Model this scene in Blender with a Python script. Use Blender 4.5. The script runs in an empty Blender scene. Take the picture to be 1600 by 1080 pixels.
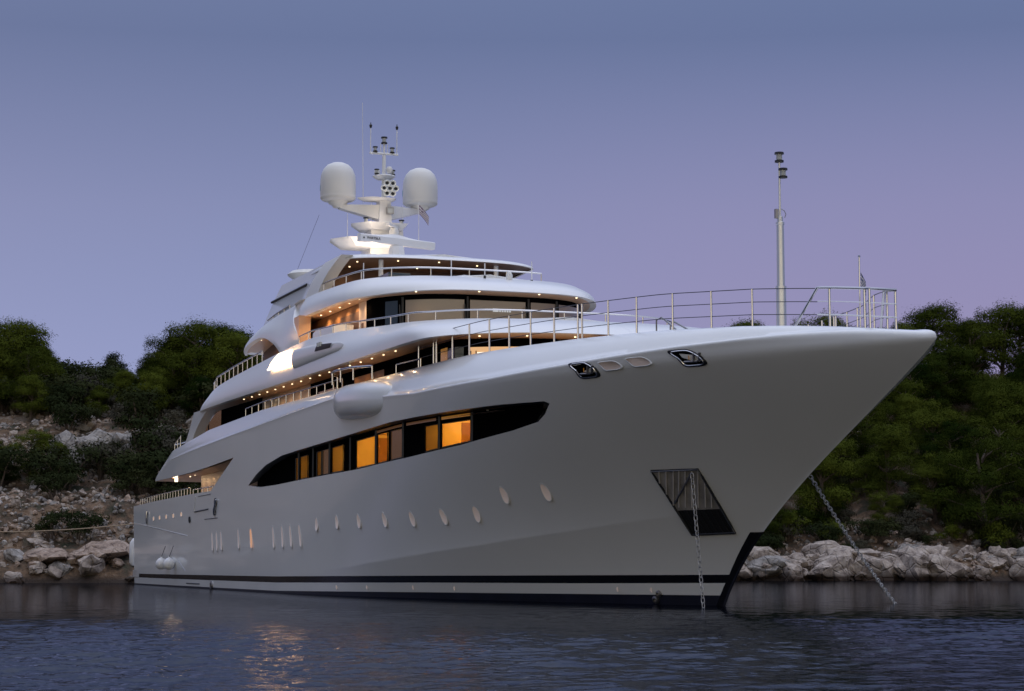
import bpy, bmesh, math, random
import numpy as np
from mathutils import Vector, Matrix, noise as mnoise

random.seed(7); RNG = np.random.default_rng(7)
SC = bpy.context.scene
COL = SC.collection

# ------------------------------------------------------------------ camera
CAM = Vector((115.96, -26.65, 1.30))
YAW = math.radians(20.556); PITCH = math.radians(5.994)
FWD = Vector((-math.cos(YAW), math.sin(YAW), 0)); RGT = Vector((math.sin(YAW), math.cos(YAW), 0))
cd = bpy.data.cameras.new('camera'); cam = bpy.data.objects.new('camera', cd); COL.objects.link(cam)
cam.location = CAM
cam.rotation_euler = (FWD * math.cos(PITCH) + Vector((0, 0, math.sin(PITCH)))).to_track_quat('-Z', 'Y').to_euler()
cd.lens = 72.0; cd.sensor_width = 36.0; cd.clip_start = 0.5; cd.clip_end = 6000
SC.camera = cam

# ------------------------------------------------------------------ dusk sky
W = bpy.data.worlds.new('World'); SC.world = W; W.use_nodes = True
nt = W.node_tree; nt.nodes.clear()
N = nt.nodes.new; LK = nt.links.new
def world():
    out = N('ShaderNodeOutputWorld'); bg = N('ShaderNodeBackground'); LK(bg.outputs[0], out.inputs[0])
    tc = N('ShaderNodeTexCoord'); sep = N('ShaderNodeSeparateXYZ'); LK(tc.outputs['Generated'], sep.inputs[0])
    # elevation ramp: lavender haze near the horizon, blue above, zenith raised out of view to light upward faces
    ramp = N('ShaderNodeValToRGB'); LK(sep.outputs['Z'], ramp.inputs[0])
    stops = [(0.0, (0.232, 0.308, 0.560)), (0.10, (0.232, 0.283, 0.530)), (0.17, (0.202, 0.236, 0.440)),
             (0.25, (0.118, 0.158, 0.315)), (0.32, (0.150, 0.195, 0.36)), (0.55, (0.58, 0.66, 0.94)), (1.0, (1.10, 1.22, 1.60))]
    cr = ramp.color_ramp
    while len(cr.elements) < len(stops): cr.elements.new(0.5)
    for e, (p, c) in zip(cr.elements, stops): e.position = p; e.color = (*c, 1)
    # the anti-twilight pink on the right of the view
    dot = N('ShaderNodeVectorMath'); dot.operation = 'DOT_PRODUCT'; LK(tc.outputs['Generated'], dot.inputs[0])
    d = (FWD * 0.93 + RGT * 0.36).normalized(); dot.inputs[1].default_value = (d.x, d.y, 0.10)
    mr = N('ShaderNodeMapRange'); LK(dot.outputs['Value'], mr.inputs[0])
    mr.inputs[1].default_value = 0.88; mr.inputs[2].default_value = 1.0
    mr.interpolation_type = 'SMOOTHSTEP'
    band = N('ShaderNodeMapRange'); LK(sep.outputs['Z'], band.inputs[0])
    band.inputs[1].default_value = 0.27; band.inputs[2].default_value = 0.10; band.interpolation_type = 'SMOOTHSTEP'
    mul = N('ShaderNodeMath'); mul.operation = 'MULTIPLY'; LK(mr.outputs[0], mul.inputs[0]); LK(band.outputs[0], mul.inputs[1])
    mul2 = N('ShaderNodeMath'); mul2.operation = 'MULTIPLY'; LK(mul.outputs[0], mul2.inputs[0]); mul2.inputs[1].default_value = 0.75
    mix = N('ShaderNodeMix'); mix.data_type = 'RGBA'; LK(mul2.outputs[0], mix.inputs[0])
    LK(ramp.outputs[0], mix.inputs[6]); mix.inputs[7].default_value = (0.282, 0.236, 0.430, 1)
    # darker sky on the side behind the camera
    dk = N('ShaderNodeVectorMath'); dk.operation = 'DOT_PRODUCT'; LK(tc.outputs['Generated'], dk.inputs[0])
    dk.inputs[1].default_value = (FWD.x, FWD.y, 0)
    dr = N('ShaderNodeMapRange'); LK(dk.outputs['Value'], dr.inputs[0])
    dr.inputs[1].default_value = -0.7; dr.inputs[2].default_value = 0.6; dr.inputs[3].default_value = 0.50; dr.inputs[4].default_value = 1.0
    vm = N('ShaderNodeVectorMath'); vm.operation = 'SCALE'; LK(mix.outputs[2], vm.inputs[0]); LK(dr.outputs[0], vm.inputs['Scale'])
    # warm afterglow low in the west, behind the camera
    gl = N('ShaderNodeMapRange'); LK(dk.outputs['Value'], gl.inputs[0]); gl.interpolation_type = 'SMOOTHSTEP'
    gl.inputs[1].default_value = -0.35; gl.inputs[2].default_value = -0.95
    ge = N('ShaderNodeMapRange'); LK(sep.outputs['Z'], ge.inputs[0]); ge.interpolation_type = 'SMOOTHSTEP'
    ge.inputs[1].default_value = 0.28; ge.inputs[2].default_value = 0.02
    gm = N('ShaderNodeMath'); gm.operation = 'MULTIPLY'; LK(gl.outputs[0], gm.inputs[0]); LK(ge.outputs[0], gm.inputs[1])
    gx = N('ShaderNodeMix'); gx.data_type = 'RGBA'; LK(gm.outputs[0], gx.inputs[0]); LK(vm.outputs[0], gx.inputs[6]); gx.inputs[7].default_value = (2.15, 1.90, 1.38, 1)
    # faint procedural mottling so the gradient is not perfectly clean, and a little of the real atmosphere
    sky = N('ShaderNodeTexSky'); sky.sky_type = 'NISHITA'; sky.sun_disc = False
    sky.sun_elevation = math.radians(1.0); sky.sun_rotation = math.radians(250)
    add = N('ShaderNodeMix'); add.data_type = 'RGBA'; add.blend_type = 'ADD'; add.inputs[0].default_value = 0.02
    LK(gx.outputs[2], add.inputs[6]); LK(sky.outputs[0], add.inputs[7])
    LK(add.outputs[2], bg.inputs[0]); bg.inputs[1].default_value = 1.0
world()
sd = bpy.data.lights.new('sun', 'SUN'); sd.energy = 0.8; sd.angle = math.radians(60); sd.color = (0.88, 0.90, 1.0)  # sun already down: wide soft overhead light added for the upper surfaces
so = bpy.data.objects.new('sun', sd); COL.objects.link(so)
so.rotation_euler = Vector((-0.25, -0.18, -1)).to_track_quat('-Z', 'Y').to_euler()
SC.view_settings.view_transform = 'Standard'; SC.view_settings.look = 'None'
SC.view_settings.exposure = 0.0; SC.view_settings.gamma = 1.0
SC.render.engine = 'CYCLES'
cy = SC.cycles
cy.use_denoising = True; cy.max_bounces = 6; cy.diffuse_bounces = 3; cy.glossy_bounces = 3; cy.transmission_bounces = 3
cy.transparent_max_bounces = 6; cy.sample_clamp_indirect = 14.0; cy.caustics_reflective = False; cy.caustics_refractive = False

# ------------------------------------------------------------------ materials
def mat(name, col, rough=0.5, metal=0.0, emit=None, es=0.0, spec=0.5, coat=0.0, var=0.0, vscale=3.0, bump=0.0, bscale=20.0, ior=None):
    m = bpy.data.materials.new(name); m.use_nodes = True; t = m.node_tree
    b = t.nodes['Principled BSDF']
    b.inputs['Base Color'].default_value = (*col, 1); b.inputs['Roughness'].default_value = rough
    b.inputs['Metallic'].default_value = metal; b.inputs['Specular IOR Level'].default_value = spec
    b.inputs['Coat Weight'].default_value = coat
    if coat: b.inputs['Coat Roughness'].default_value = 0.07
    if ior: b.inputs['IOR'].default_value = ior
    if emit: b.inputs['Emission Color'].default_value = (*emit, 1); b.inputs['Emission Strength'].default_value = es
    if var or bump:
        tc = t.nodes.new('ShaderNodeTexCoord')
        n = t.nodes.new('ShaderNodeTexNoise'); n.inputs['Scale'].default_value = vscale; n.inputs['Detail'].default_value = 5
        t.links.new(tc.outputs['Object'], n.inputs['Vector'])
        if var:
            mr = t.nodes.new('ShaderNodeMapRange'); mr.inputs[1].default_value = 0.3; mr.inputs[2].default_value = 0.7
            mr.inputs[3].default_value = 1 - var; mr.inputs[4].default_value = 1 + var
            t.links.new(n.outputs[0], mr.inputs[0])
            vm = t.nodes.new('ShaderNodeVectorMath'); vm.operation = 'SCALE'; vm.inputs[0].default_value = col
            t.links.new(mr.outputs[0], vm.inputs['Scale']); t.links.new(vm.outputs[0], b.inputs['Base Color'])
        if bump:
            n2 = t.nodes.new('ShaderNodeTexNoise'); n2.inputs['Scale'].default_value = bscale; n2.inputs['Detail'].default_value = 4
            t.links.new(tc.outputs['Object'], n2.inputs['Vector'])
            bp = t.nodes.new('ShaderNodeBump'); bp.inputs['Strength'].default_value = bump; bp.inputs['Distance'].default_value = 0.05
            t.links.new(n2.outputs[0], bp.inputs['Height']); t.links.new(bp.outputs[0], b.inputs['Normal'])
    return m

PAINT = mat('white_yacht_paint', (0.755, 0.765, 0.755), 0.25, coat=0.6, var=0.015, vscale=0.4)
PAINT2 = mat('superstructure_paint', (0.76, 0.76, 0.75), 0.3, coat=0.25, var=0.012, vscale=0.4)
WHITE = mat('white_gelcoat', (0.76, 0.76, 0.76), 0.3, coat=0.3)
STRIPE = mat('black_boot_stripe', (0.004, 0.004, 0.006), 0.25)
ANTIF = mat('navy_antifouling', (0.006, 0.007, 0.018), 0.5, var=0.4, vscale=1.2)
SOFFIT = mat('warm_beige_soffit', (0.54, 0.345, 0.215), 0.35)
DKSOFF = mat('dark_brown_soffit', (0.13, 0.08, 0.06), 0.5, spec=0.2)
WOOD = mat('varnished_wood_panel', (0.32, 0.16, 0.07), 0.5, spec=0.2, var=0.25, vscale=2.0)
CREAM = mat('cream_panel', (0.62, 0.50, 0.40), 0.4)
TEAK = mat('teak_deck', (0.36, 0.22, 0.13), 0.6, var=0.2, vscale=8)
GLASS = mat('black_tinted_glass', (0.0025, 0.0025, 0.003), 0.25, spec=0.0)
GLASSB = mat('blue_grey_glass', (0.03, 0.045, 0.055), 0.06, spec=0.6)
BLIND = mat('wheelhouse_blind_behind_glass', (0.235, 0.185, 0.145), 0.25, spec=0.5, coat=0.5, var=0.06, vscale=0.7)
STEEL = mat('polished_stainless_steel', (0.62, 0.60, 0.59), 0.22, metal=1.0)
STEELD = mat('dull_steel', (0.30, 0.29, 0.29), 0.4, metal=1.0, var=0.3, vscale=2.5)
STEELP = mat('brushed_steel_plate', (0.36, 0.34, 0.325), 0.45, metal=0.15, var=0.35, vscale=2.2)
CHROME = mat('bright_chrome', (0.8, 0.82, 0.82), 0.25, metal=0.4)
BARS = mat('pale_guard_bars', (0.75, 0.72, 0.70), 0.35, metal=0.2)
ALU = mat('brushed_aluminium', (0.66, 0.66, 0.66), 0.38, metal=0.9)
WIRE = mat('dark_wire', (0.05, 0.05, 0.06), 0.45, metal=0.7)
BLACK = mat('black_plastic', (0.008, 0.008, 0.009), 0.45)
RUBBER = mat('black_hawse_lining', (0.006, 0.006, 0.006), 0.6)
LENS = mat('clear_lamp_lens', (0.45, 0.47, 0.46), 0.12)
DOME = mat('radome_white', (0.70, 0.69, 0.66), 0.45)
TEAL = mat('teal_mark', (0.03, 0.30, 0.33), 0.5)
GALV = mat('galvanised_chain', (0.52, 0.52, 0.52), 0.5, metal=0.7, var=0.3, vscale=6)
def emis(name, c, s, base=(0.02, 0.02, 0.02)): return mat(name, base, 0.2, emit=c, es=s)
AMBER = emis('lit_amber_cabin', (1.0, 0.42, 0.035), 0.52)
AMBERD = emis('dim_amber_cabin', (1.0, 0.42, 0.05), 0.19)
AMBERX = emis('faint_amber_cabin', (1.0, 0.42, 0.12), 0.055)
BRIGHT = emis('bright_amber_light', (1.0, 0.54, 0.10), 0.95)
ROOM = emis('lit_saloon', (1.0, 0.56, 0.26), 0.72)
COVE = emis('saloon_cove_light', (1.0, 0.86, 0.66), 1.6)
BULB = emis('downlight_bulb', (1.0, 0.78, 0.46), 3.2)
SIGNL = emis('illuminated_panel', (1.0, 0.52, 0.19), 20.0)  # self-glowing patch on the shell, overdriven so its reflection streaks the water
SIGNR = emis('panel_edge_glow', (1.0, 0.84, 0.62), 2.2)  # dimmer glowing rim added to soften the panel's clipped edge
PORT = mat('skylit_port_glow', (0.75, 0.64, 0.57), 0.4, emit=(1.0, 0.76, 0.66), es=0.075)  # faint emission added to stand for skylight on the port reveals
CABIN = mat('cabin_lining', (0.72, 0.55, 0.34), 0.6, var=0.08, vscale=2)
def pane_mat():
    m = bpy.data.materials.new('amber_tinted_pane'); m.use_nodes = True; t = m.node_tree; t.nodes.clear()
    o = t.nodes.new('ShaderNodeOutputMaterial'); mx = t.nodes.new('ShaderNodeMixShader'); tr = t.nodes.new('ShaderNodeBsdfTransparent'); gl = t.nodes.new('ShaderNodeBsdfGlossy')
    tr.inputs[0].default_value = (.95, .74, .34, 1); gl.inputs[0].default_value = (.8, .8, .8, 1); gl.inputs['Roughness'].default_value = .03; mx.inputs[0].default_value = .04
    t.links.new(tr.outputs[0], mx.inputs[1]); t.links.new(gl.outputs[0], mx.inputs[2]); t.links.new(mx.outputs[0], o.inputs[0]); return m
PANE = pane_mat()
PORTD = mat('recessed_port_tan', (0.55, 0.44, 0.36), 0.4)
PORTL = emis('porthole_lit_amber', (1.0, 0.50, 0.28), 0.42, (0.5, 0.3, 0.2))
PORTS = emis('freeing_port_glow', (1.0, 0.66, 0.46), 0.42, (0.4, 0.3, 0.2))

# ------------------------------------------------------------------ mesh helper
class MB:
    def __init__(s): s.v = []; s.f = []; s.m = []
    def grid(s, P, m=0, closeu=False):
        P = np.asarray(P, float); n, k = P.shape[:2]; o = len(s.v)
        s.v.extend(map(tuple, P.reshape(-1, 3)))
        for i in range(n - (0 if closeu else 1)):
            for j in range(k - 1):
                a = o + i * k + j; b = o + ((i + 1) % n) * k + j
                s.f.append((a, b, b + 1, a + 1)); s.m.append(m if not callable(m) else m(i, j))
        return s
    def poly(s, P, m=0):
        o = len(s.v); s.v.extend(tuple(map(float, p)) for p in P); s.f.append(tuple(range(o, o + len(P)))); s.m.append(m); return s
    def prism(s, P, ext, m=0):
        P = [Vector(p) for p in P]; e = Vector(ext); o = len(s.v); n = len(P)
        s.v.extend(tuple(p) for p in P); s.v.extend(tuple(p + e) for p in P)
        s.f.append(tuple(range(o, o + n))); s.m.append(m); s.f.append(tuple(range(o + n, o + 2 * n))); s.m.append(m)
        for i in range(n):
            j = (i + 1) % n; s.f.append((o + i, o + j, o + n + j, o + n + i)); s.m.append(m)
        return s
    def box(s, c, d, m=0, rz=0.0):
        cx, cy_, cz = c; hx, hy, hz = d[0] / 2, d[1] / 2, d[2] / 2; ca, sa = math.cos(rz), math.sin(rz)
        P = [(cx + x * ca - y * sa, cy_ + x * sa + y * ca, cz - hz) for x, y in ((-hx, -hy), (hx, -hy), (hx, hy), (-hx, hy))]
        return s.prism(P, (0, 0, 2 * hz), m)
    def tube(s, path, r, n=8, m=0, cap=True, closed=False):
        path = [Vector(p) for p in path]; L = len(path); rr = r if hasattr(r, '__len__') else [r] * L; o = len(s.v); up = None
        for i, p in enumerate(path):
            a = path[(i - 1) % L] if closed else path[max(i - 1, 0)]; b = path[(i + 1) % L] if closed else path[min(i + 1, L - 1)]
            t = (b - a).normalized()
            if up is None: up = Vector((0, 0, 1)) if abs(t.z) < 0.9 else Vector((1, 0, 0))
            x = t.cross(up); x = x.normalized() if x.length > 1e-6 else t.orthogonal().normalized(); y = x.cross(t).normalized(); up = y
            for k in range(n):
                q = 2 * math.pi * k / n; s.v.append(tuple(p + (x * math.cos(q) + y * math.sin(q)) * rr[i]))
        for i in range(L - (0 if closed else 1)):
            for k in range(n):
                a = o + i * n; b = o + ((i + 1) % L) * n
                s.f.append((a + k, a + (k + 1) % n, b + (k + 1) % n, b + k)); s.m.append(m)
        if cap and not closed:
            s.f.append(tuple(o + k for k in range(n))); s.m.append(m)
            s.f.append(tuple(o + (L - 1) * n + k for k in range(n))); s.m.append(m)
        return s
    def lathe(s, prof, c=(0, 0, 0), n=24, m=0, axis=None):
        c = Vector(c); R = Matrix.Identity(3)
        if axis is not None: R = Vector((0, 0, 1)).rotation_difference(Vector(axis).normalized()).to_matrix()
        P = [[tuple(c + R @ Vector((r * math.cos(2 * math.pi * k / n), r * math.sin(2 * math.pi * k / n), z))) for r, z in prof] for k in range(n)]
        return s.grid(np.array(P), m, closeu=True)
    def mirror(s):
        o = len(s.v); s.v.extend([(x, -y, z) for x, y, z in list(s.v)])
        for f, m in list(zip(s.f, s.m)): s.f.append(tuple(o + i for i in reversed(f))); s.m.append(m)
        return s
    def build(s, name, mats, parent=None, angle=35, smooth=True, merge=1e-4, recalc=True):
        me = bpy.data.meshes.new(name); me.from_pydata(s.v, [], s.f)
        if not isinstance(mats, (list, tuple)): mats = [mats]
        for m in mats: me.materials.append(m)
        me.polygons.foreach_set('material_index', s.m); me.polygons.foreach_set('use_smooth', [smooth] * len(s.f))
        bm = bmesh.new(); bm.from_mesh(me)
        if merge: bmesh.ops.remove_doubles(bm, verts=bm.verts, dist=merge)
        if recalc: bmesh.ops.recalc_face_normals(bm, faces=bm.faces)
        bm.to_mesh(me); bm.free()
        if smooth: me.set_sharp_from_angle(angle=math.radians(angle))
        o = bpy.data.objects.new(name, me); COL.objects.link(o)
        if parent: o.parent = parent
        return o

def tag(o, label=None, cat=None, group=None, kind=None):
    if label: o['label'] = label
    if cat: o['category'] = cat
    if group: o['group'] = group
    if kind: o['kind'] = kind
    return o
def empty(name, loc=(0, 0, 0), label=None, cat=None, group=None):
    o = bpy.data.objects.new(name, None); COL.objects.link(o); o.location = loc; o.empty_display_size = 0.5
    return tag(o, label, cat, group)
def sub(name, parent):      # a part that only holds sub-parts
    o = bpy.data.objects.new(name, None); COL.objects.link(o); o.parent = parent; return o
def lamp(loc, power, r=0.05, color=(1.0, 0.64, 0.33), kind='POINT', parent=None, name='lamp', spot=140, dirv=(0, 0, -1)):
    d = bpy.data.lights.new(name, kind); d.energy = power; d.color = color
    if kind in ('POINT', 'SPOT'): d.shadow_soft_size = r
    if kind == 'SPOT': d.spot_size = math.radians(spot); d.spot_blend = 0.8
    o = bpy.data.objects.new(name, d); COL.objects.link(o); o.location = loc
    o.rotation_euler = Vector(dirv).to_track_quat('-Z', 'Y').to_euler()
    if parent: o.parent = parent
    return o

# ------------------------------------------------------------------ hull surface (x forward, -y starboard, metres)
#HULL-BEGIN
XA=1.6
SZ=[-1,0,.68,1.23,2.11,2.91,3.68,4.3,4.88,5.57,6.18,6.43,6.6]
SX=[61.9,62.39,63.1,63.8,64.98,66.24,67.87,69.08,70.4,71.97,73.18,73.76,73.96]
SX=[x-.10 for x in SX]
PS=np.polyfit(SZ,SX,4)
def xs(z): return np.polyval(PS,z)-.06*np.clip((np.asarray(z)-6.25)/.35,0,1.2)**2
XT=float(np.polyval(PS,6.6))+.22
ZSX=[0,8.6,12.4,18,26,38,43,46.5,49.5,53,58.5,62.5,64.4,67,69,70.3,72.2,73.9]
ZSZ=[5.2,5.5,6.35,6.56,6.8,7.1,7.2,7.05,6.8,6.64,6.65,6.73,6.79,6.86,6.88,6.85,6.75,6.6]
def zs_x(X): return np.interp(X,ZSX,ZSZ)
def plan(X,xn,b,x0=50.0,p=2.3):
    u=np.clip((X-x0)/(xn-x0),0,1)
    return b*(1-u**p)
def Bs(X): return (plan(X,XT,6.4)-.15*np.clip((14-X)/14,0,1))
def Bw(X):
    u=np.clip((X-34)/(62.3-34),0,1)
    return (6.2-.1*np.clip((14-X)/14,0,1))*(1-u**1.9)
ZKC = [0.0, 0.5, 0.52, 0.54, 0.56, 0.58, 0.6, 0.62, 0.64, 0.66, 0.68, 0.7, 0.72, 0.74, 0.76, 0.78, 0.8, 0.82, 0.84, 0.86, 0.88, 0.9, 0.92, 0.94, 0.96, 0.98, 1.0]
ZKZ = [0.55, 0.55, 0.55, 0.58, 0.64, 0.72, 0.78, 0.86, 0.94, 1.02, 1.1, 1.2, 1.28, 1.38, 1.48, 1.58, 1.68, 1.78, 1.9, 2.02, 2.14, 2.26, 2.4, 2.52, 2.64, 2.74, 2.8]
K1,K2,C0=.35,.3,.7
def zk_c(c): return np.interp(c,ZKC,ZKZ)
def S(c,z):
    c=np.asarray(c,float); z=np.asarray(z,float)
    Xt=XA+(XT-XA)*c; zt=zs_x(Xt)
    X=XA+(xs(np.minimum(z,6.6+0*z)*1.0)-XA)*c
    Xw=XA+(xs(0)-XA)*c
    bw=Bw(Xw); bs=Bs(Xt); zk=zk_c(c)
    f=np.clip((c-C0)/(1-C0),0,1); f=f*f*(3-2*f)
    kf=np.clip(zk/zt*1.55,0,.9)*(1-K1*f); bk=bw+(bs-bw)*kf
    lo=bw+(bk-bw)*np.clip(z/zk,-1,1)
    t=np.clip((z-zk)/(zt-zk),0,1); e=1+.25*np.clip((c-.6)/.3,0,1)+K2*f
    X=np.minimum(X,XA+(74.05-XA)*c)
    return np.stack([X+0*lo,-np.where(z<zk,lo,bk+(bs-bk)*t**e),z+0*lo],-1)
#HULL-END
def SN(c, z, off=0.0):
    "point on the starboard hull moved outward by off, and the outward normal"
    e = 1e-3; p = S(c, z); a = S(min(c + e, 1), z) - S(c - e, z); b = S(c, z + e) - S(c, z - e)
    n = np.cross(b, a); n = n / np.linalg.norm(n)
    if n[1] > 0: n = -n
    return p + n * off, n
def hp(c, z, off=0.0): return SN(c, z, off)[0]
DCX = 1 / (73.0 - XA)        # one metre along the hull in c

yacht = empty('motor_yacht', (0, 0, 0), 'large white motor yacht with lit amber windows moored bow toward the viewer', 'yacht')

WB = [(0, 4.3), (0.0248, 4.32), (0.0916, 4.4), (0.2388, 4.49), (0.3, 4.5), (0.3021, 4.52), (0.3564, 5.83), (0.4116, 4.5), (0.4428, 4.36), (0.4836, 4.36), (0.5566, 4.44), (0.6514, 4.53),
      (0.7242, 4.72), (0.7761, 4.92), (0.8167, 5.19), (0.8335, 5.37), (0.8362, 5.56), (0.8366, 5.83), (1.0, 5.83)]
WT = [(0.0976, 5.45), (0.1651, 5.47), (0.232, 5.54), (0.2923, 5.66), (0.3564, 5.83), (0.4116, 4.5), (0.4272, 4.91), (0.4474, 5.24), (0.4823, 5.51), (0.521, 5.6), (0.563, 5.68), (0.6314, 5.83),
      (0.6813, 5.94), (0.7251, 5.955), (0.7653, 5.96), (0.7993, 5.955), (0.8326, 5.91), (0.8366, 5.83), (1.0, 5.83)]
def wb(c): return np.interp(c, [p[0] for p in WB], [p[1] for p in WB])
def wt(c): return np.interp(c, [p[0] for p in WT], [p[1] for p in WT])
SA = [0, .0998, .529, .7753, .9048, 1]
s_top = lambda c: np.interp(c, SA, [.59, .59, .66, .79, .85, .9])
s_bot = lambda c: np.interp(c, SA, [.38, .38, .41, .55, .60, .66])
s_af = lambda c: np.interp(c, SA, [.05, .06, .08, .22, .27, .30])
ZTX = [8, 12.4, 20.8, 31, 43, 51, 56, 59, 61.7, 63.2, 65.5, 68, 69.4, 70.5, 71.5, 72.5]
ZTZ = [5.6, 6.83, 7.41, 7.67, 7.70, 7.72, 7.75, 7.70, 7.65, 7.61, 7.55, 7.42, 7.29, 7.17, 7.04, 6.90]
INX = [8, 12, 31, 43, 51, 58, 80]
INV = [.05, .12, .30, .45, .72, .9, .9]
NOSE = XT - 1.44
def cap_inner(c):
    Xt = XA + (XT - XA) * c; ins = np.interp(Xt, INX, INV)
    Xi = XA + (NOSE - XA) * c
    b = plan(Xi, NOSE, 1.0) * (6.4 - ins) - .15 * np.clip((14 - Xi) / 14, 0, 1)
    return np.stack([Xi, -b, np.interp(Xi, ZTX, ZTZ)], -1)

def hull():
    keys = sorted(set([round(p[0], 5) for p in WB + WT] ))
    u = np.linspace(0, 1, 190); cs = list(.5 * u + .5 * (1 - (1 - u) ** 2.2))
    cs = cs + [.9935, .995, .9965, .9975, .9985, .9992, .9997]; cs = sorted(set([round(x, 5) for x in cs] + keys)); cs = [c for i, c in enumerate(cs) if i == 0 or c in keys or c - cs[i - 1] > 2e-4]
    cs = np.array(cs); mb = MB()
    # lower side: keel line .. waterline .. stripe .. knuckle .. window sill / bulwark
    rows = [-1.0 + 0 * cs, -.4 + 0 * cs, 0 * cs, s_af(cs), s_bot(cs), s_top(cs)]
    top = wb(cs); st = s_top(cs); zk = np.clip(zk_c(cs), st + .02, None)
    for t in (.2, .4, .6, .8): rows.append(st + (zk - st) * t)
    rows.append(np.maximum(zk - .05, st + .85 * (zk - st))); rows.append(zk)
    rows.append(zk + np.minimum(.05, .02 * (top - zk)))
    for t in np.linspace(.06, 1, 15): rows.append(zk + (top - zk) * t)
    Z = np.stack(rows, 1); P = S(cs[:, None] + 0 * Z, Z)
    def mi(i, j):
        if j < 3: return 2
        return 1 if j == 4 else 0
    mb.grid(P, mi)
    # upper side: window head .. sheer edge (and the aft wing over the cockpit)
    cu = cs[cs >= .0976 - 1e-6]; zt = zs_x(XA + (XT - XA) * cu); z0 = np.minimum(wt(cu), zt - .02)
    Z = np.stack([z0 + (zt - z0) * t for t in np.linspace(0, 1, 11)], 1)
    mb.grid(S(cu[:, None] + 0 * Z, Z), 0)
    # rolled cap rail
    E = S(cu, zt); I = cap_inner(cu); R = []
    rad = np.interp(XA + 72 * cu, [30, 52, 66, 71, 74], [.06, .16, .26, .34, .36])[:, None]; V = I - E; Ln = np.linalg.norm(V, axis=1)[:, None]; V = V / Ln; rad = np.minimum(rad, .5 * Ln)
    Q1 = E + V * rad; Ct = E + np.concatenate([-.38 * rad * V[:, :2] / np.maximum(np.linalg.norm(V[:, :2], axis=1)[:, None], .05), .55 * rad], 1)
    for t in np.linspace(0, 1, 8): R.append(E * (1 - t) ** 2 + 2 * Ct * t * (1 - t) + Q1 * t * t)
    for t in np.linspace(.15, 1, 7):
        W_ = Q1 + (I - Q1) * t; W_[:, 2] += np.sin(math.pi * t) * Ln[:, 0] * np.interp(XA + 72 * cu, [60, 67, 74], [.054, .08, .13]); R.append(W_)
    w_ = np.clip((XA + 72 * cu - 68) / 5, 0, 1)[:, None]; w_ = w_ * w_ * (3 - 2 * w_)     # at the nose the edge becomes a full quarter round
    for q_ in range(len(R)):
        ph = math.pi / 2 * (q_ / (len(R) - 1)) ** 1.25; el = np.concatenate([E[:, :2] + (I - E)[:, :2] * (1 - math.cos(ph)) ** .95, E[:, 2:] + (I - E)[:, 2:] * math.sin(ph) ** .62], 1); R[q_] = R[q_] * (1 - w_) + el * w_
    for r_ in R: r_[:, 1] = np.minimum(r_[:, 1], 0)
    mb.grid(np.stack(R, 1), 0)
    k = cu < .78; R2 = []
    for dz, dy in ((0, 0), (0, .08), (.5, .10), (1.5, .10)):
        J = I[k].copy(); J[:, 1] = -np.maximum(-J[:, 1] - dy, 0); J[:, 2] = np.maximum(J[:, 2] - dz, 5.9); R2.append(J)
    mb.grid(np.stack(R2, 1), 0)
    # main-deck bulwark inner face, aft
    ca = cs[cs <= .30]; zt = wb(ca); O = S(ca, zt)
    A = O.copy(); A[:, 1] += .22; B = A.copy(); B[:, 2] = 3.55
    mb.grid(np.stack([O, A, B], 1), 0)
    # transom with rounded corners
    zs_ = [-1, -.4, 0, .05, .38, .59, 1.2, 2.2, 3.2, 4.0, 4.3]; T = []
    for k in range(7):
        q = math.pi / 2 * k / 6; row = []
        for z in zs_:
            p = S(0, z); row.append((p[0] - .7 * math.sin(q), p[1] + .7 * (1 - math.cos(q)), z))
        T.append(row)
    T.append([(XA - .7, 0, z) for z in zs_])
    mb.grid(np.array(T), lambda i, j: 2 if j < 3 else (1 if j == 4 else 0))
    mb.mirror()
    return mb.build('hull', [PAINT, STRIPE, ANTIF], yacht, angle=50, merge=4e-4)
HULL = hull()
def stem_guard():
    mb = MB(); g = []; zz = np.linspace(-.4, 2.10, 40)
    for z in zz:
        c0 = float(np.interp(z, [-.4, .3, .9, 2.08], [.9940, .9948, .9950, .9932])); g.append([SN(min(c, .9999), z, .02)[0] if c < .9998 else S(1, z) + np.array([.03, 0, 0]) for c in np.linspace(c0, 1, 14)])
    mb.grid(np.array(g)); mb.mirror(); mb.build('stem_guard', STRIPE, yacht, angle=60)
stem_guard()

def strip(c0, c1, z0f, z1f, n, off, m, name, parent, rows=1):
    "a plate that follows the hull surface between two height functions"
    mb = MB(); C = np.linspace(c0, c1, n)
    mb.grid([[hp(c, z0f(c) + (z1f(c) - z0f(c)) * t, off) for t in np.linspace(0, 1, rows + 1)] for c in C])
    return mb.build(name, m, parent)

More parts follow.
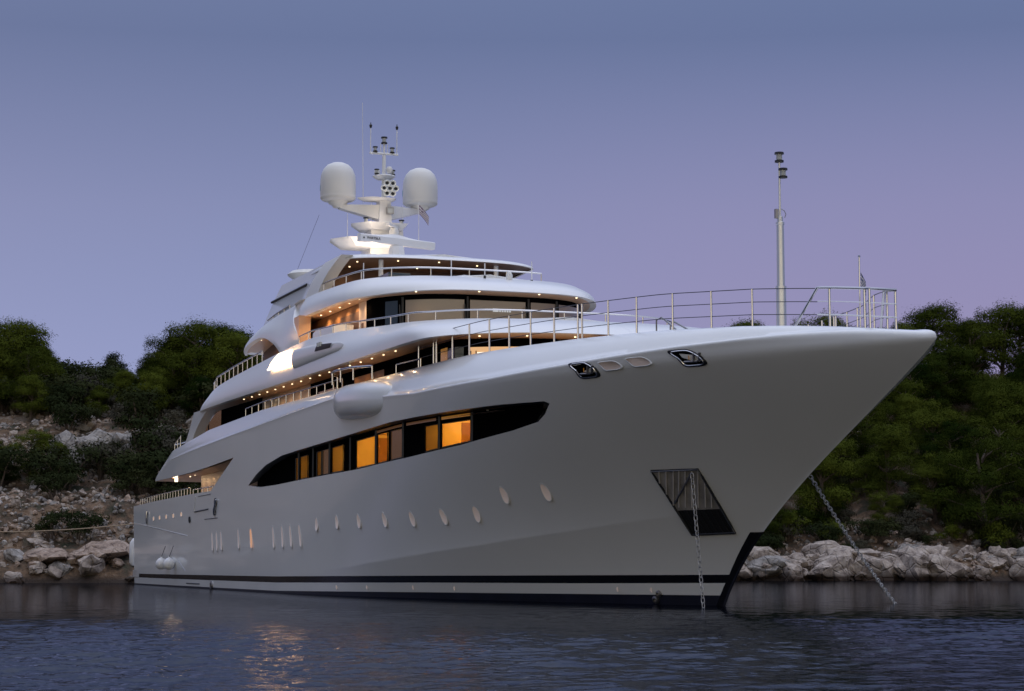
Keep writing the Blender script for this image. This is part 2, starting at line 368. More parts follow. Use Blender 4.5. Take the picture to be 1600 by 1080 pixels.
def decks():
    mb = MB()
    # main deck, side decks + upper deck slab, foredeck
    mb.grid([[(x, -6.1, 3.55), (x, 6.1, 3.55)] for x in np.linspace(1.2, 32, 8)])
    mb.build('main_deck', TEAK, yacht)
    mb = MB(); xsl = np.linspace(8.2, 57.5, 40); up = []; dn = []
    cu = np.interp(xsl, [XA, XT], [0, 1])
    for x, c in zip(xsl, cu):
        b = float(-cap_inner(min(c, 1))[1]) - .06; zl = float(wt(c)) if c < .356 else 5.85
        up.append([(x, -b, 5.95), (x, b, 5.95)]); dn.append([(x, -b - .12, zl), (x, 0, zl), (x, b + .12, zl)])
    mb.grid(up, 0); mb.grid(dn, 1)
    mb.build('upper_deck', [TEAK, SOFFIT], yacht)
    # stern bulwark of the upper deck, curved across the beam
    Y = np.linspace(-6.22, 6.22, 25); mb = MB(); g = []
    for y in Y:
        f = 1 - (abs(y) / 6.22) ** 4
        g.append([(8.45 - .9 * f + 3.9 * t ** 1.2 + .5 * f * t, y, 5.46 + 1.37 * t) for t in np.linspace(0, 1, 7)])
    mb.grid(g); mb.grid([[(8.45 - .9 * (1 - (abs(y) / 6.22) ** 4), y, 5.46), (12.4, y, 5.46)] for y in Y], 1)
    mb.build('stern_bulwark', [PAINT, SOFFIT], yacht)
    mb = MB(); cu = np.linspace(np.interp(56.5, [XA, NOSE], [0, 1]), 1, 30); I = cap_inner(cu); g = []
    for p in I:
        b = max(-p[1] - .02, 0); g.append([(p[0], b * t, p[2] - .03 + .10 * min(1, b / 2) * (1 - t * t)) for t in np.linspace(-1, 1, 9)])
    mb.grid(g); p = I[0]
    mb.poly([(p[0], p[1], p[2] - .02), (p[0], -p[1], p[2] - .02), (p[0], -p[1], 5.9), (p[0], p[1], 5.9)])
    mb.build('foredeck', WHITE, yacht)
decks()

# big recessed main-deck window band
def main_windows():
    def at(c0, f, y):       # a plumb point of the glazing at station c0, height function f, set in by y
        X = float(S(c0, 5.2)[0]); Y = float(S(c0, .5 * (wb(c0) + wt(c0)))[1]); c = c0
        for _ in range(3):
            z = float(f(c)); c = (X - XA) / (xs(z) - XA)
        return np.array([X, Y + y, z])
    lo = lambda d: (lambda c: wb(c) + d)
    hi = lambda d: (lambda c: wt(c) - d)
    LIT = [(.502, .509), (.512, .5285), (.548, .557), (.578, .599), (.623, .655), (.659, .675), (.727, .742), (.746, .7752)]
    for s in (-1, 1):
        mb = MB(); C = sorted(set([round(c, 5) for c in np.linspace(.4116, .8366, 90)] + [c for p in LIT for c in p])); dep = .34
        g1 = []; g2 = []; gb = []
        for c in C:
            a = S(c, wb(c)); b = S(c, wt(c)); d = min(dep, .25 + 4 * min(c - .4116, .8366 - c))
            ai = at(c, lo(0), d); bi = at(c, hi(0), d)
            g1.append([a, ai]); g2.append([b, bi]); dh = .20 if c < .7 else .26; lo_ = ai.copy(); lo_[2] += .09; hi_ = bi.copy(); hi_[2] -= dh; gb.append([ai, lo_, hi_, bi] if hi_[2] > lo_[2] + .05 else [ai, ai * .67 + bi * .33, ai * .33 + bi * .67, bi])
        mb.grid(g1, 0); mb.grid(g2, 1)
        for i in range(len(C) - 1):
            lit = s < 0 and any(c0 - 1e-6 <= C[i] and C[i + 1] <= c1 + 1e-6 for c0, c1 in LIT)
            for (u0, u1) in ((0, 1), (1, 2), (2, 3)):
                if lit and u0 == 1: continue
                q = [gb[i][u0], gb[i + 1][u0], gb[i + 1][u1], gb[i][u1]]; mb.poly(q, 2)
        if s > 0:
            mb.v = [(x, -y, z) for x, y, z in mb.v]
        mb.build('window_band', [PAINT, BLACK, GLASS], yacht, angle=50)
    # lit and dark panes behind the band (starboard, the side in view)
    panes = [(0.502, .509, 'd'), (.512, .5285, 'a'), (.548, .557, 'd2'), (.560, .572, 'f'), (.578, .599, 'a2'), (.623, .655, 'b'), (.659, .675, 'b2'),
             (.680, .697, 'f'), (.727, .742, 'd'), (.746, .7752, 'b3')]
    for c0, c1, k in panes:
        m = {'d': AMBERD, 'd2': AMBERD, 'f': AMBERX, 'a': AMBERD, 'a2': AMBERD, 'b': AMBER, 'b2': AMBER, 'b3': AMBER}[k]
        dh = .20 if c0 < .7 else .26; mb = MB(); g = [[at(c, lo(.09), .325), at(c, hi(dh), .325)] for c in np.linspace(c0, c1, 6)]
        real = (c0, c1) in LIT
        mb.grid(g); w = mb.build('window', PANE if real else m, yacht)
        mb = MB(); q = np.array(g); fr = [q[0, 0], q[-1, 0], q[-1, 1], q[0, 1]]
        mb.tube([Vector(p) + Vector((0, -.012, 0)) for p in fr], .022, 4, closed=True); mb.build('frame', BLACK, w)
    # the cabins themselves: walls, a door and a ceiling lamp behind each lit run of panes
    for c0, c1, pw, dr in ((.500, .5310, 3.5, .55), (.546, .559, 1.6, .3), (.576, .601, 6, .62), (.6205, .6775, 62, .62), (.7245, .7440, 5, .4), (.7441, .7765, 46, .62)):
        a, b = at(c0, lo(.09), .345), at(c1, lo(.09), .345); yf = min(a[1], b[1]); yb = max(a[1], b[1]) + 1.5; zf = min(float(wb(c0)), float(wb(c1))) + .06; zc = max(float(wt(c0)), float(wt(c1))) - .10
        x0, x1 = a[0] + .01, b[0] - .01; mb = MB()
        mb.poly([(x0, a[1], zf), (x0, yb, zf), (x0, yb, zc), (x0, a[1], zc)]); mb.poly([(x1, b[1], zf), (x1, yb, zf), (x1, yb, zc), (x1, b[1], zc)])
        mb.poly([(x0, yb, zf), (x1, yb, zf), (x1, yb, zc), (x0, yb, zc)]); mb.poly([(x0, a[1], zc), (x1, b[1], zc), (x1, yb, zc), (x0, yb, zc)]); mb.poly([(x0, a[1], zf), (x1, b[1], zf), (x1, yb, zf), (x0, yb, zf)])
        rm = mb.build('cabin', CABIN, yacht, merge=0)
        xm = x0 + (x1 - x0) * dr; wd = min(.75, (x1 - x0) * .3)
        mb = MB(); mb.box((xm, yb - .03, (zf + zc) / 2 - .06), (wd, .05, zc - zf - .14)); mb.build('door', WOOD, rm)
        for sg in (-1, 1):
            mb = MB(); mb.box((xm + sg * (wd / 2 + .05), yb - .03, (zf + zc) / 2), (.08, .07, zc - zf - .02)); mb.build('door_jamb', CREAM, rm)
        mb = MB(); mb.box((x0 + .03, yf + .95, (zf + zc) / 2 - .05), (.05, .5, zc - zf - .12)); mb.build('door', WOOD, rm)
        mb = MB(); mb.box((x0 + .5, yb - .35, zf + .12), (.8, .6, .24)); mb.box((x0 + .5, yb - .12, zf + .28), (.8, .16, .34)); mb.build('sofa', DKSOFF, rm)
        lamp(((x0 + x1) / 2, yf + .75, zc - .12), pw, .06, (1.0, .66, .17), name='cabin_lamp', parent=yacht)
    # lit ceiling strips glimpsed over the panes
    for c0, c1, m in [(.655, .698, AMBERX), (.703, .740, AMBERX), (.746, .7752, AMBERD)]:
        mb = MB(); mb.grid([[at(c, hi(.14), .30), at(c, hi(.05), .30)] for c in np.linspace(c0, c1, 5)]); mb.build('ceiling_strip', m, yacht)
    for c in (.744, .7772, .657, .613, .541, .5745, .699, .5095):
        mb = MB(); mb.tube([at(c, lo(.01), .30), at(c, hi(.01), .30)], .05, 4); mb.build('mullion', BLACK, yacht)
main_windows()

def oval_on_hull(c, z, w, h, lean, m, name, exp=2.0, rim=None, tilt=0.0):
    p, n = SN(c, z); n = Vector(n); ux = Vector((1, 0, 0)); ux = (ux - n * ux.dot(n)).normalized(); uz = n.cross(ux); uz = uz if uz.z > 0 else -uz
    def ring(k, off):
        R = []
        for i in range(28):
            q = 2 * math.pi * i / 28; ca, sa = math.cos(q), math.sin(q)
            x = math.copysign(abs(ca) ** (2 / exp), ca) * w * k; y = math.copysign(abs(sa) ** (2 / exp), sa) * h * k
            zz = z + y; cc = (p[0] + x - lean * y - XA) / (xs(zz) - XA)
            R.append(hp(min(cc, 1), zz, off + (0 if tilt == 0 else tilt * max(0, -sa) * min(1, k))))  # tilt pushes the lower edge out so the plate catches more skylight
        return R
    mb = MB(); A, B = ring(1.12, .004), ring(1.0, .016)
    mb.grid([[a, b] for a, b in zip(A, B)], 1, closeu=True)
    C = ring(.93, .008); mb.grid([[a, b] for a, b in zip(B, C)], 1, closeu=True)
    mb.poly(C, 0)
    return mb.build(name, [m, rim or PAINT], yacht, angle=50, recalc=True)

def hull_fittings():
    for c, z in [(.6028, 2.67), (.6399, 2.72), (.6766, 2.71), (.7142, 2.72), (.7486, 2.71), (.7817, 2.74), (.8118, 2.79), (.8296, 3.34), (.86, 3.37)]:
        oval_on_hull(c, z, .17, .25, -.15 if c > .8 else .12, PORT, 'porthole', tilt=.05)
    for k, (c, z) in enumerate([(.3265, 2.17), (.3414, 2.18), (.356, 2.19), (.4097, 2.24), (.4471, 2.24), (.5086, 2.25), (.5318, 2.26), (.5521, 2.27), (.5732, 2.27)]):
        o = oval_on_hull(c, z, .15 if k != 4 else .22, .44, .30, PORTL if k == 4 else PORT, 'slot_window', exp=2.6, tilt=.04)
        if k == 4: o['label'] = 'slot window lit orange'
    for c, z in [(.0933, 3.5), (.1198, 3.52), (.1475, 3.53), (.1763, 3.54), (.2067, 3.57)]:
        oval_on_hull(c, z, .20, .11, 0, PORTS, 'freeing_port', exp=3)
    # recessed oblong ports near the bow
    def quad_on(name, Q, m, off, parent=yacht, n=6):
        Q = np.array(Q); mb = MB(); g = []
        for i in range(n + 1):
            row = []
            for j in range(n + 1):
                a, b = i / n, j / n
                cz = Q[0] * (1 - a) * (1 - b) + Q[1] * a * (1 - b) + Q[2] * a * b + Q[3] * (1 - a) * b
                row.append(hp(min(cz[0], .9996), cz[1], off))
            g.append(row)
        mb.grid(g); return mb.build(name, m, parent)
    for c, z in [(.8684, 6.66), (.884, 6.68)]:
        oval_on_hull(c, z, .37, .11, .0, PORTD, 'oblong_port', exp=4, tilt=.05)
    # chrome-framed fairlead windows
    for c, z, w in [(.8534, 6.615, .40), (.9078, 6.645, .36)]:
        f = sub('fairlead', yacht)
        def P(x, y, off): return hp(min(c + (x + .75 * y * (1 if w else 1)) * DCX * .9, .999), z + y, off)
        def ring(k, off):
            R = []
            for i in range(32):
                q = 2 * math.pi * i / 32; ca, sa = math.cos(q), math.sin(q)
                x = math.copysign(abs(ca) ** .42, ca) * w * k; y = math.copysign(abs(sa) ** .42, sa) * .205 * k
                zz = z + y; cc = (float(S(c, z)[0]) + x - XA) / (xs(zz) - XA)
                R.append(hp(min(cc, .999), zz, off))
            return R
        mb = MB(); mb.grid([[a, b] for a, b in zip(ring(1.16, .003), ring(1.12, .03))], 0, closeu=True)
        mb.grid([[a, b] for a, b in zip(ring(1.12, .03), ring(.98, .034))], 0, closeu=True); mb.build('rim', BLACK, f)
        mb = MB(); mb.tube([Vector(p) for p in ring(.93, .035)], .021, 6, closed=True); mb.build('chrome_frame', STEEL, f)
        mb = MB(); mb.poly(ring(.92, .012)); mb.build('opening', GLASS, f)
        mb = MB()
        for dx in (.12, .30):
            a = Vector(hp(c + dx * DCX, z - .10, .03)); b = Vector(hp(c + (dx + .02) * DCX, z + .10, .03)); mb.tube([a, b], .035, 8)
        mb.tube([Vector(hp(c - .2 * DCX, z - .09, .03)), Vector(hp(c + .25 * DCX, z - .10, .03))], .03, 6)
        mb.build('roller', STEELD, f)
        mb = MB(); mb.tube([Vector(hp(c - .06 * DCX, z - .05, .03)), Vector(hp(c - .05 * DCX, z + .05, .03))], .010, 6)
        mb.build('roller_glint', AMBERD, f)  # small emissive tube standing in for an orange glint on the roller
    # anchor pocket with vertical guard bars
    ap = sub('anchor_pocket', yacht)
    LE = [(0.9193, 3.855), (0.9249, 3.632), (0.9306, 3.408), (0.9364, 3.183), (0.9421, 2.957), (0.9478, 2.731), (0.9534, 2.504), (0.9586, 2.277), (0.9638, 2.05)]
    RE = [(0.944, 3.843), (0.9494, 3.627), (0.9548, 3.41), (0.9602, 3.191), (0.9656, 2.972), (0.971, 2.752), (0.9761, 2.532), (0.9811, 2.311), (0.9861, 2.089)]
    def plate(k0, k1, off, m, name):
        mb = MB(); mb.grid([[hp(LE[k][0] + (RE[k][0] - LE[k][0]) * t, LE[k][1] + (RE[k][1] - LE[k][1]) * t, off) for t in np.linspace(0, 1, 9)] for k in range(k0, k1 + 1)]); mb.build(name, m, ap)
    plate(0, 5, .012, STEELP, 'steel_plate'); plate(5, 8, .014, RUBBER, 'lining')
    mb = MB(); path = [Vector(hp(c, z, .03)) for c, z in LE] + [Vector(hp(c, z, .03)) for c, z in reversed(RE)]
    mb.tube(path, .036, 6, closed=True); mb.build('frame', BLACK, ap)
    mb = MB(); mb.tube([Vector(hp(LE[0][0] + (RE[0][0] - LE[0][0]) * t, 3.848, .06)) for t in np.linspace(0, 1, 6)] + [Vector(hp(c, z, .06)) for c, z in RE[1:]], .014, 5)
    mb.build('polished_edge', STEEL, ap)
    mb = MB(); mb.tube([Vector(hp(c, z, .062)) for c, z in LE[1:]], .010, 5); mb.build('polished_edge', STEEL, ap)
    for c0, z0, c1, z1 in [(.9239, 3.83, .9283, 3.52), (.9278, 3.82, .9361, 3.21), (.9317, 3.82, .944, 2.90), (.9348, 3.81, .9479, 2.83), (.9382, 3.80, .9515, 2.83), (.9416, 3.79, .9549, 2.82), (.945, 3.78, .9583, 2.82), (.953, 3.46, .9621, 2.82), (.9603, 3.17, .9654, 2.81)]:
        mb = MB(); mb.tube([Vector(hp(c0 + (c1 - c0) * t, z0 + (z1 - z0) * t, .04)) for t in np.linspace(0, 1, 6)], .020, 6); mb.build('guard_bar', BARS, ap)
    mb = MB(); mb.tube([Vector(hp(.9420, 3.78, .07)), Vector(hp(.9440, 2.95, .05))], .03, 6); mb.build('anchor_shank', STEELD, ap)
    for k in range(7):
        t = (k + .7) / 7.4; mb = MB()
        mb.tube([Vector(hp(LE[q][0] + (RE[q][0] - LE[q][0]) * t, LE[q][1], .03)) for q in (5, 6, 7, 8)], .013, 5); mb.build('rib', BLACK, ap)
    # draught marks and discharge fittings low on the side
    for c, z in [(.655, .33), (.70, .36), (.757, .40), (.80, .40), (.93, .46), (.952, .45)]:
        mb = MB(); p = Vector(hp(c, z, .008)); mb.box(p, (.10, .02, .10)); mb.box(p + Vector((.08, -.01, -.07)), (.08, .02, .05)); mb.build('draught_mark', PORT, yacht)
    for c, z, w in [(.958, .33, .10), (.957, .15, .12), (.335, .16, .20)]:
        mb = MB(); p, n = SN(c, z); mb.lathe([(w, 0), (w, .06), (w * .6, .08), (w * .6, .02), (0, .02)], p, 14, 0, n); mb.build('discharge_outlet', STEELD, yacht)
    # shell door, seams, mooring fittings aft
    def seam(c0, z0, c1, z1, m=BLACK, r=.018, name='door_seam'):
        mb = MB(); mb.tube([Vector(hp(c0 + (c1 - c0) * t, z0 + (z1 - z0) * t, .002)) for t in np.linspace(0, 1, 8)], r, 5); mb.build(name, m, yacht)
    seam(.2545, 3.62, .3005, 3.68, BLACK, .035, 'boarding_step'); seam(.2535, 4.36, .2535, 3.62, PAINT, .03); seam(.262, 4.33, .302, 4.36)
    seam(.292, 3.22, .3345, 3.24); seam(.24, .20, .29, .20, BLACK, .03)
    seam(.205, 1.32, .235, .78, STEEL, .012, 'stay_wire')
    seam(.004, 3.38, .235, 2.5, PAINT, .02, 'rubbing_strake')
    for c, z, w in [(.3225, 3.75, .2), (.064, 3.6, .14)]:
        f = sub('mooring_fairlead', yacht)
        mb = MB()
        for dz in (-.2, .2): p, n = SN(c, z + dz); mb.lathe([(0, .01), (.20 * w / .2, .01), (.20 * w / .2, .05), (0, .05)], p, 16, 0, n)
        mb.build('opening', RUBBER, f)
        mb = MB(); mb.tube([Vector(hp(c + .003, z + .32, .06)), Vector(hp(c + .0035, z, .08)), Vector(hp(c + .003, z - .32, .06))], .05, 8); mb.build('roller', STEEL, f)
    mb = MB(); p, n = SN(.2401, 3.27); mb.lathe([(0, .01), (.16, .01), (.16, .05), (0, .05)], p, 14, 0, n); mb.build('discharge_outlet', RUBBER, yacht)
    # swimming platform at the stern
    mb = MB(); g = []
    for z in (.40, .78):
        g.append([(XA + 1.5, -6.15, z), (XA - .4, -6.15, z), (XA - 2.2, -5.6, z), (XA - 3.0, -4.4, z), (XA - 3.0, 4.4, z), (XA - 2.2, 5.6, z), (XA - .4, 6.15, z), (XA + 1.5, 6.15, z)])
    mb.grid(np.array(g)); mb.poly(g[1]); mb.build('swim_platform', PAINT, yacht)
    # sweeping balcony pod on the side
    mb = MB(); U = np.linspace(0, 1, 25); V = np.linspace(0, 1, 15); gg = []
    for u in U:
        row = []; x = 42.9 + 7.6 * u; w = 2 * u - 1 if u < .5 else (u - .5) * 2
        f = (1 - abs(w) ** 3.0) ** .55 if u < .5 else max(0, 1 - w ** 2.0) ** .8; f2 = (1 - abs(w) ** 4.5) ** .5 if u < .5 else max(0, 1 - w ** 2.6) ** .6
        for v in V:
            a = math.pi * (v - .5)
            zc = 6.98 - .25 * u; row.append((x, -5.85 - 1.0 * f * max(math.cos(a), 0) ** .55, zc + .05 + .67 * f2 * (math.copysign(abs(math.sin(a)) ** .85, math.sin(a)))))
        gg.append(row)
    mb.grid(np.array(gg)); mb.build('balcony_pod', PAINT, yacht, angle=60)
hull_fittings()

# ------------------------------------------------------------------ superstructure shells
def shell(name, cols, mats, parent=None, bul=.16, camber=.15, smooth=14):
    """cols: (L, U, soffit_z, thickness) from the aft tip round the starboard side to the centreline at the nose"""
    A_ = np.array([list(c[0]) + list(c[1]) + [c[2], c[3]] for c in cols], float); dd = np.concatenate([[0], np.cumsum(np.linalg.norm(np.diff(A_[:, :6], axis=0), axis=1))])
    q = np.linspace(0, dd[-1], 150); A_ = np.stack([np.interp(q, dd, A_[:, k]) for k in range(8)], 1)
    for _ in range(smooth): A_[1:-1] = (A_[:-2] + 2 * A_[1:-1] + A_[2:]) / 4
    cols = [(tuple(r[:3]), tuple(r[3:6]), r[6], r[7]) for r in A_]
    L = np.array([c[0] for c in cols], float); U = np.array([c[1] for c in cols], float); n = len(cols); G = []; NR = []
    for i in range(n):
        a = L[max(i - 1, 0)][:2]; b = L[min(i + 1, n - 1)][:2]; t = (b - a) / (np.linalg.norm(b - a) + 1e-9)
        nn = np.array([t[1], -t[0], 0.0])
        NR.append(nn)
    NR = np.array(NR)
    for _ in range(24):
        NR[1:-1] = (NR[:-2] + 2 * NR[1:-1] + NR[2:]) / 4; NR /= np.linalg.norm(NR, axis=1)[:, None]
    for i in range(n):
        nn = NR[i]
        l, u = L[i], U[i]; d = np.linalg.norm(u - l); zs, th = cols[i][2], cols[i][3]
        inn = l - nn * th; inn[1] = min(inn[1], 0)
        rows = [(inn[0], 0, zs), (inn[0], inn[1], zs), (inn[0], inn[1], l[2])]
        for tt in np.linspace(0, 1, 10):
            p = l + (u - l) * tt + (nn * .6 + np.array([0, 0, .30])) * bul * d * math.sin(math.pi * tt) ** .85 * (1.25 - .9 * tt)
            p[1] = min(p[1], 0); rows.append(tuple(p))
        rows.append((u[0] - nn[0] * .15, min(u[1] - nn[1] * .15, 0), u[2] - .02)); rows.append((u[0] - .1 * nn[0], 0, u[2] + camber)); G.append(rows)
    mb = MB(); mb.grid(np.array(G), lambda i, j: 1 if j < 2 else 0)
    mb.poly([G[0][k] for k in range(len(G[0]))], 0)
    mb.mirror(); return mb.build(name, mats, parent or yacht, angle=38, merge=2e-4)

def nose(Xl, al, bl, zl, Xu, au, bu, zu, zs, th, n=16, p=4, ymax=None):
    out = []
    for t in np.linspace(0, 1, n):
        yl = -bl * (1 - t); yu = -bu * (1 - t)
        out.append(((Xl - al * abs(yl) ** p, yl, zl), (Xu - au * abs(yu) ** p, yu, zu), zs, th))
    return out

def bridge_shell():
    A = [((16.2, -5.2, 8.55), (16.5, -5.1, 8.85), 8.5, .15), ((17, -5.95, 8.48), (17.2, -5.6, 9.0), 8.5, .2), ((18.6, -6.15, 8.47), (18.9, -5.8, 9.22), 8.5, .25),
         ((21, -6.2, 8.48), (21.2, -5.95, 9.42), 8.5, .25), ((25, -6.2, 8.5), (25, -5.95, 9.62), 8.5, .25), ((29.5, -6.2, 8.5), (29.5, -5.9, 9.8), 8.5, .25),
         ((34, -6.2, 8.5), (34, -5.8, 10.0), 8.5, .25), ((38, -6.2, 8.5), (37.5, -5.75, 10.08), 8.5, .25), ((42, -6.2, 8.5), (41, -5.6, 9.98), 8.5, .25),
         ((46, -6.2, 8.5), (44.2, -5.4, 9.8), 8.5, .25), ((48.5, -6.2, 8.5), (45.9, -5.25, 9.70), 8.5, .25), ((50.6, -6.19, 8.5), (47.3, -5.1, 9.64), 8.5, .25), ((52.2, -6.17, 8.5), (48.3, -4.97, 9.6), 8.5, .25)]
    return shell('bridge_deck_shell', A + nose(56.0, .00184, 6.15, 8.5, 50.8, .0034, 4.85, 9.55, 8.5, .25, 18), [PAINT2, SOFFIT], bul=.13)
def sun_shell():
    A = [((21.2, -4.6, 10.94), (21.25, -4.5, 11.0), 11.02, .1), ((22.4, -5.0, 11.03), (22.2, -4.7, 11.30), 11.2, .2), ((24.0, -5.2, 11.12), (23.6, -4.8, 11.66), 11.35, .25), ((25.8, -5.22, 11.22), (25.3, -4.8, 11.86), 11.42, .25),
         ((27.1, -5.23, 11.21), (26.5, -4.8, 11.96), 11.44, .25), ((28.3, -5.23, 10.97), (27.6, -4.8, 12.02), 11.44, .25), ((29.4, -5.24, 10.63), (28.6, -4.8, 12.06), 11.42, .25), ((30.3, -5.25, 10.35), (29.3, -4.8, 12.09), 11.4, .25),
         ((31.0, -5.25, 9.7), (30.0, -4.8, 12.11), 11.36, .25), ((34.9, -5.25, 9.7), (31.0, -4.8, 12.14), 11.34, .25), ((34.7, -5.25, 10.45), (31.6, -4.8, 12.17), 11.32, .25), ((34.2, -5.25, 10.88), (32.2, -4.8, 12.2), 11.3, .25),
         ((33.4, -5.25, 11.26), (32.9, -4.8, 12.24), 11.3, .25), ((35.0, -5.25, 11.3), (34.2, -4.8, 12.26), 11.3, .25), ((37.2, -5.25, 11.3), (36.2, -4.8, 12.22), 11.3, .25), ((39.2, -5.22, 11.29), (38.2, -4.78, 12.16), 11.29, .25)]
    return shell('sun_deck_shell', A + nose(45.05, .0065, 5.15, 11.28, 42.65, .0048, 4.7, 12.1, 11.28, .25, 18), [PAINT2, SOFFIT], bul=.15)
bridge_shell(); sun_shell()

def contour(Xaft, Xn, a, b, p=4, n=40):
    Xj = Xn - a * b ** p; P = [(x, -b) for x in np.linspace(Xaft, Xj, 30)]
    P += [(Xn - a * (b * (1 - t)) ** p, -b * (1 - t)) for t in np.linspace(0, 1, n)[1:]]
    return np.array(P)
def clen(P): return np.concatenate([[0], np.cumsum(np.linalg.norm(np.diff(P, axis=0), axis=1))])
def at_s(P, s):
    l = clen(P); return np.array([np.interp(s, l, P[:, 0]), np.interp(s, l, P[:, 1])])
def s_of(P, X=None, Y=None):
    l = clen(P)
    return float(l[np.argmin(np.abs(P[:, 0] - X))] if X is not None and Y is None else l[np.argmin(np.abs(P[:, 1] - Y) + 100 * (P[:, 0] < P[:, 0].max() - 8))])
def wall_patch(P, s0, s1, z0, z1, off, m, name, parent, n=None, lean=0.0):
    n = n or max(2, int((s1 - s0) / .3)); mb = MB(); g = []
    for s in np.linspace(s0, s1, n + 1):
        q = at_s(P, s); e = at_s(P, s + .05) - at_s(P, s - .05); e = e / (np.linalg.norm(e) + 1e-9); nn = np.array([e[1], -e[0]])
        w = q + nn * off; g.append([(w[0], w[1], z0), (w[0] + lean * nn[0], w[1] + lean * nn[1], z1)])
    mb.grid(g); return mb.build(name, m, parent)

# upper-deck house
def upper_house():
    P = contour(15.5, 54.2, .0022, 5.0)
    mb = MB(); g = [[(x, y, 5.95), (x, y, 8.5)] for x, y in P]; mb.grid(g); mb.poly([(15.5, 0, 5.95), (15.5, -5, 5.95), (15.5, -5, 8.5), (15.5, 0, 8.5)]); mb.mirror()
    mb.build('upper_deck_house', GLASS, yacht)
    L = s_of(P, Y=0)
    # cream end panels, amber and black arched saloon glazing aft
    def arch(x0, x1, m, name, off, z0=6.0):
        mb = MB(); g = []
        for x in np.linspace(x0, x1, 24):
            t = np.clip((x - 15.9) / 6.0, 0, 1); zt = 6.0 + 2.32 * (1 - (1 - t) ** 2.4); g.append([(x, -5.72 - off, z0), (x, -5.72 - off, max(zt, z0 + .02))])
        mb.grid(g); return mb.build(name, m, yacht)
    wall_patch(P, 0, s_of(P, X=30.0), 5.97, 8.49, .02, PAINT, 'saloon_side', yacht)
    arch(16.0, 29.6, GLASS, 'saloon_glazing', .05)
    arch(16.3, 18.6, AMBERX, 'window', .06); arch(18.9, 21.5, AMBERX, 'window', .06)
    wall_patch(P, s_of(P, X=30.0), s_of(P, X=35.0), 5.97, 8.49, .03, CREAM, 'cream_panel', yacht)
    wall_patch(P, s_of(P, X=36.6), s_of(P, X=38.8), 6.1, 8.05, .04, AMBERX, 'window', yacht)
    wall_patch(P, s_of(P, X=41.0), s_of(P, X=44.0), 6.1, 8.2, .03, WOOD, 'wood_panel', yacht)
    wall_patch(P, s_of(P, X=44.3), s_of(P, X=44.9), 6.1, 8.2, .03, DKSOFF, 'door', yacht)
    s1 = s_of(P, X=51.1)
    wall_patch(P, s1, s1 + .7, 6.1, 8.3, .03, AMBERD, 'window', yacht)
    wall_patch(P, s_of(P, Y=-4.74) - .95, s_of(P, Y=-4.74), 6.1, 8.25, .03, GLASSB, 'window', yacht)
    a, b = s_of(P, Y=-4.66), s_of(P, Y=-.6)
    w = wall_patch(P, a, b, 6.1, 8.22, .03, ROOM, 'window', yacht)
    wall_patch(P, a + .3, b, 7.94, 8.05, .045, COVE, 'cove_light', w); wall_patch(P, a + .3, b, 7.60, 7.72, .04, AMBERX, 'shelf', w)
    wall_patch(P, a + .06, a + .10, 6.1, 8.1, .045, DKSOFF, 'frame', w); wall_patch(P, a + .24, a + .28, 6.1, 8.1, .045, DKSOFF, 'frame', w)
    # raked pillar that carries the overhang aft
    mb = MB(); g = []
    for t in np.linspace(0, 1, 12):
        xa = 12.9 + 3.2 * t ** .7; xb = 15.6 + 3.9 * t ** 2; z = 6.7 + 1.85 * t
        g.append([(xa, -5.5, z), (xa, -5.95, z), (xb, -5.95, z), (xb, -5.5, z), (xa, -5.5, z)])
    mb.grid(g); mb.build('raked_pillar', PAINT, yacht); mb.v = [(x, -y, z) for x, y, z in mb.v]; mb.build('raked_pillar', PAINT, yacht)
    # main deck house behind the cockpit
    mb = MB(); mb.box((23.5, 0, 4.7), (17, 10.6, 2.3)); mb.build('main_deck_house', CREAM, yacht)
    mb = MB(); mb.prism([(21.6, -5.33, 3.9), (23.8, -5.33, 3.9), (26.2, -5.33, 5.42), (23.2, -5.33, 5.42)], (0, -.02, 0)); w = mb.build('window', GLASS, yacht)
    mb = MB(); mb.prism([(23.2, -5.355, 4.0), (24.0, -5.355, 4.0), (25.8, -5.355, 5.30), (24.7, -5.355, 5.30)], (0, -.01, 0)); mb.build('pane', AMBERX, w)
upper_house()

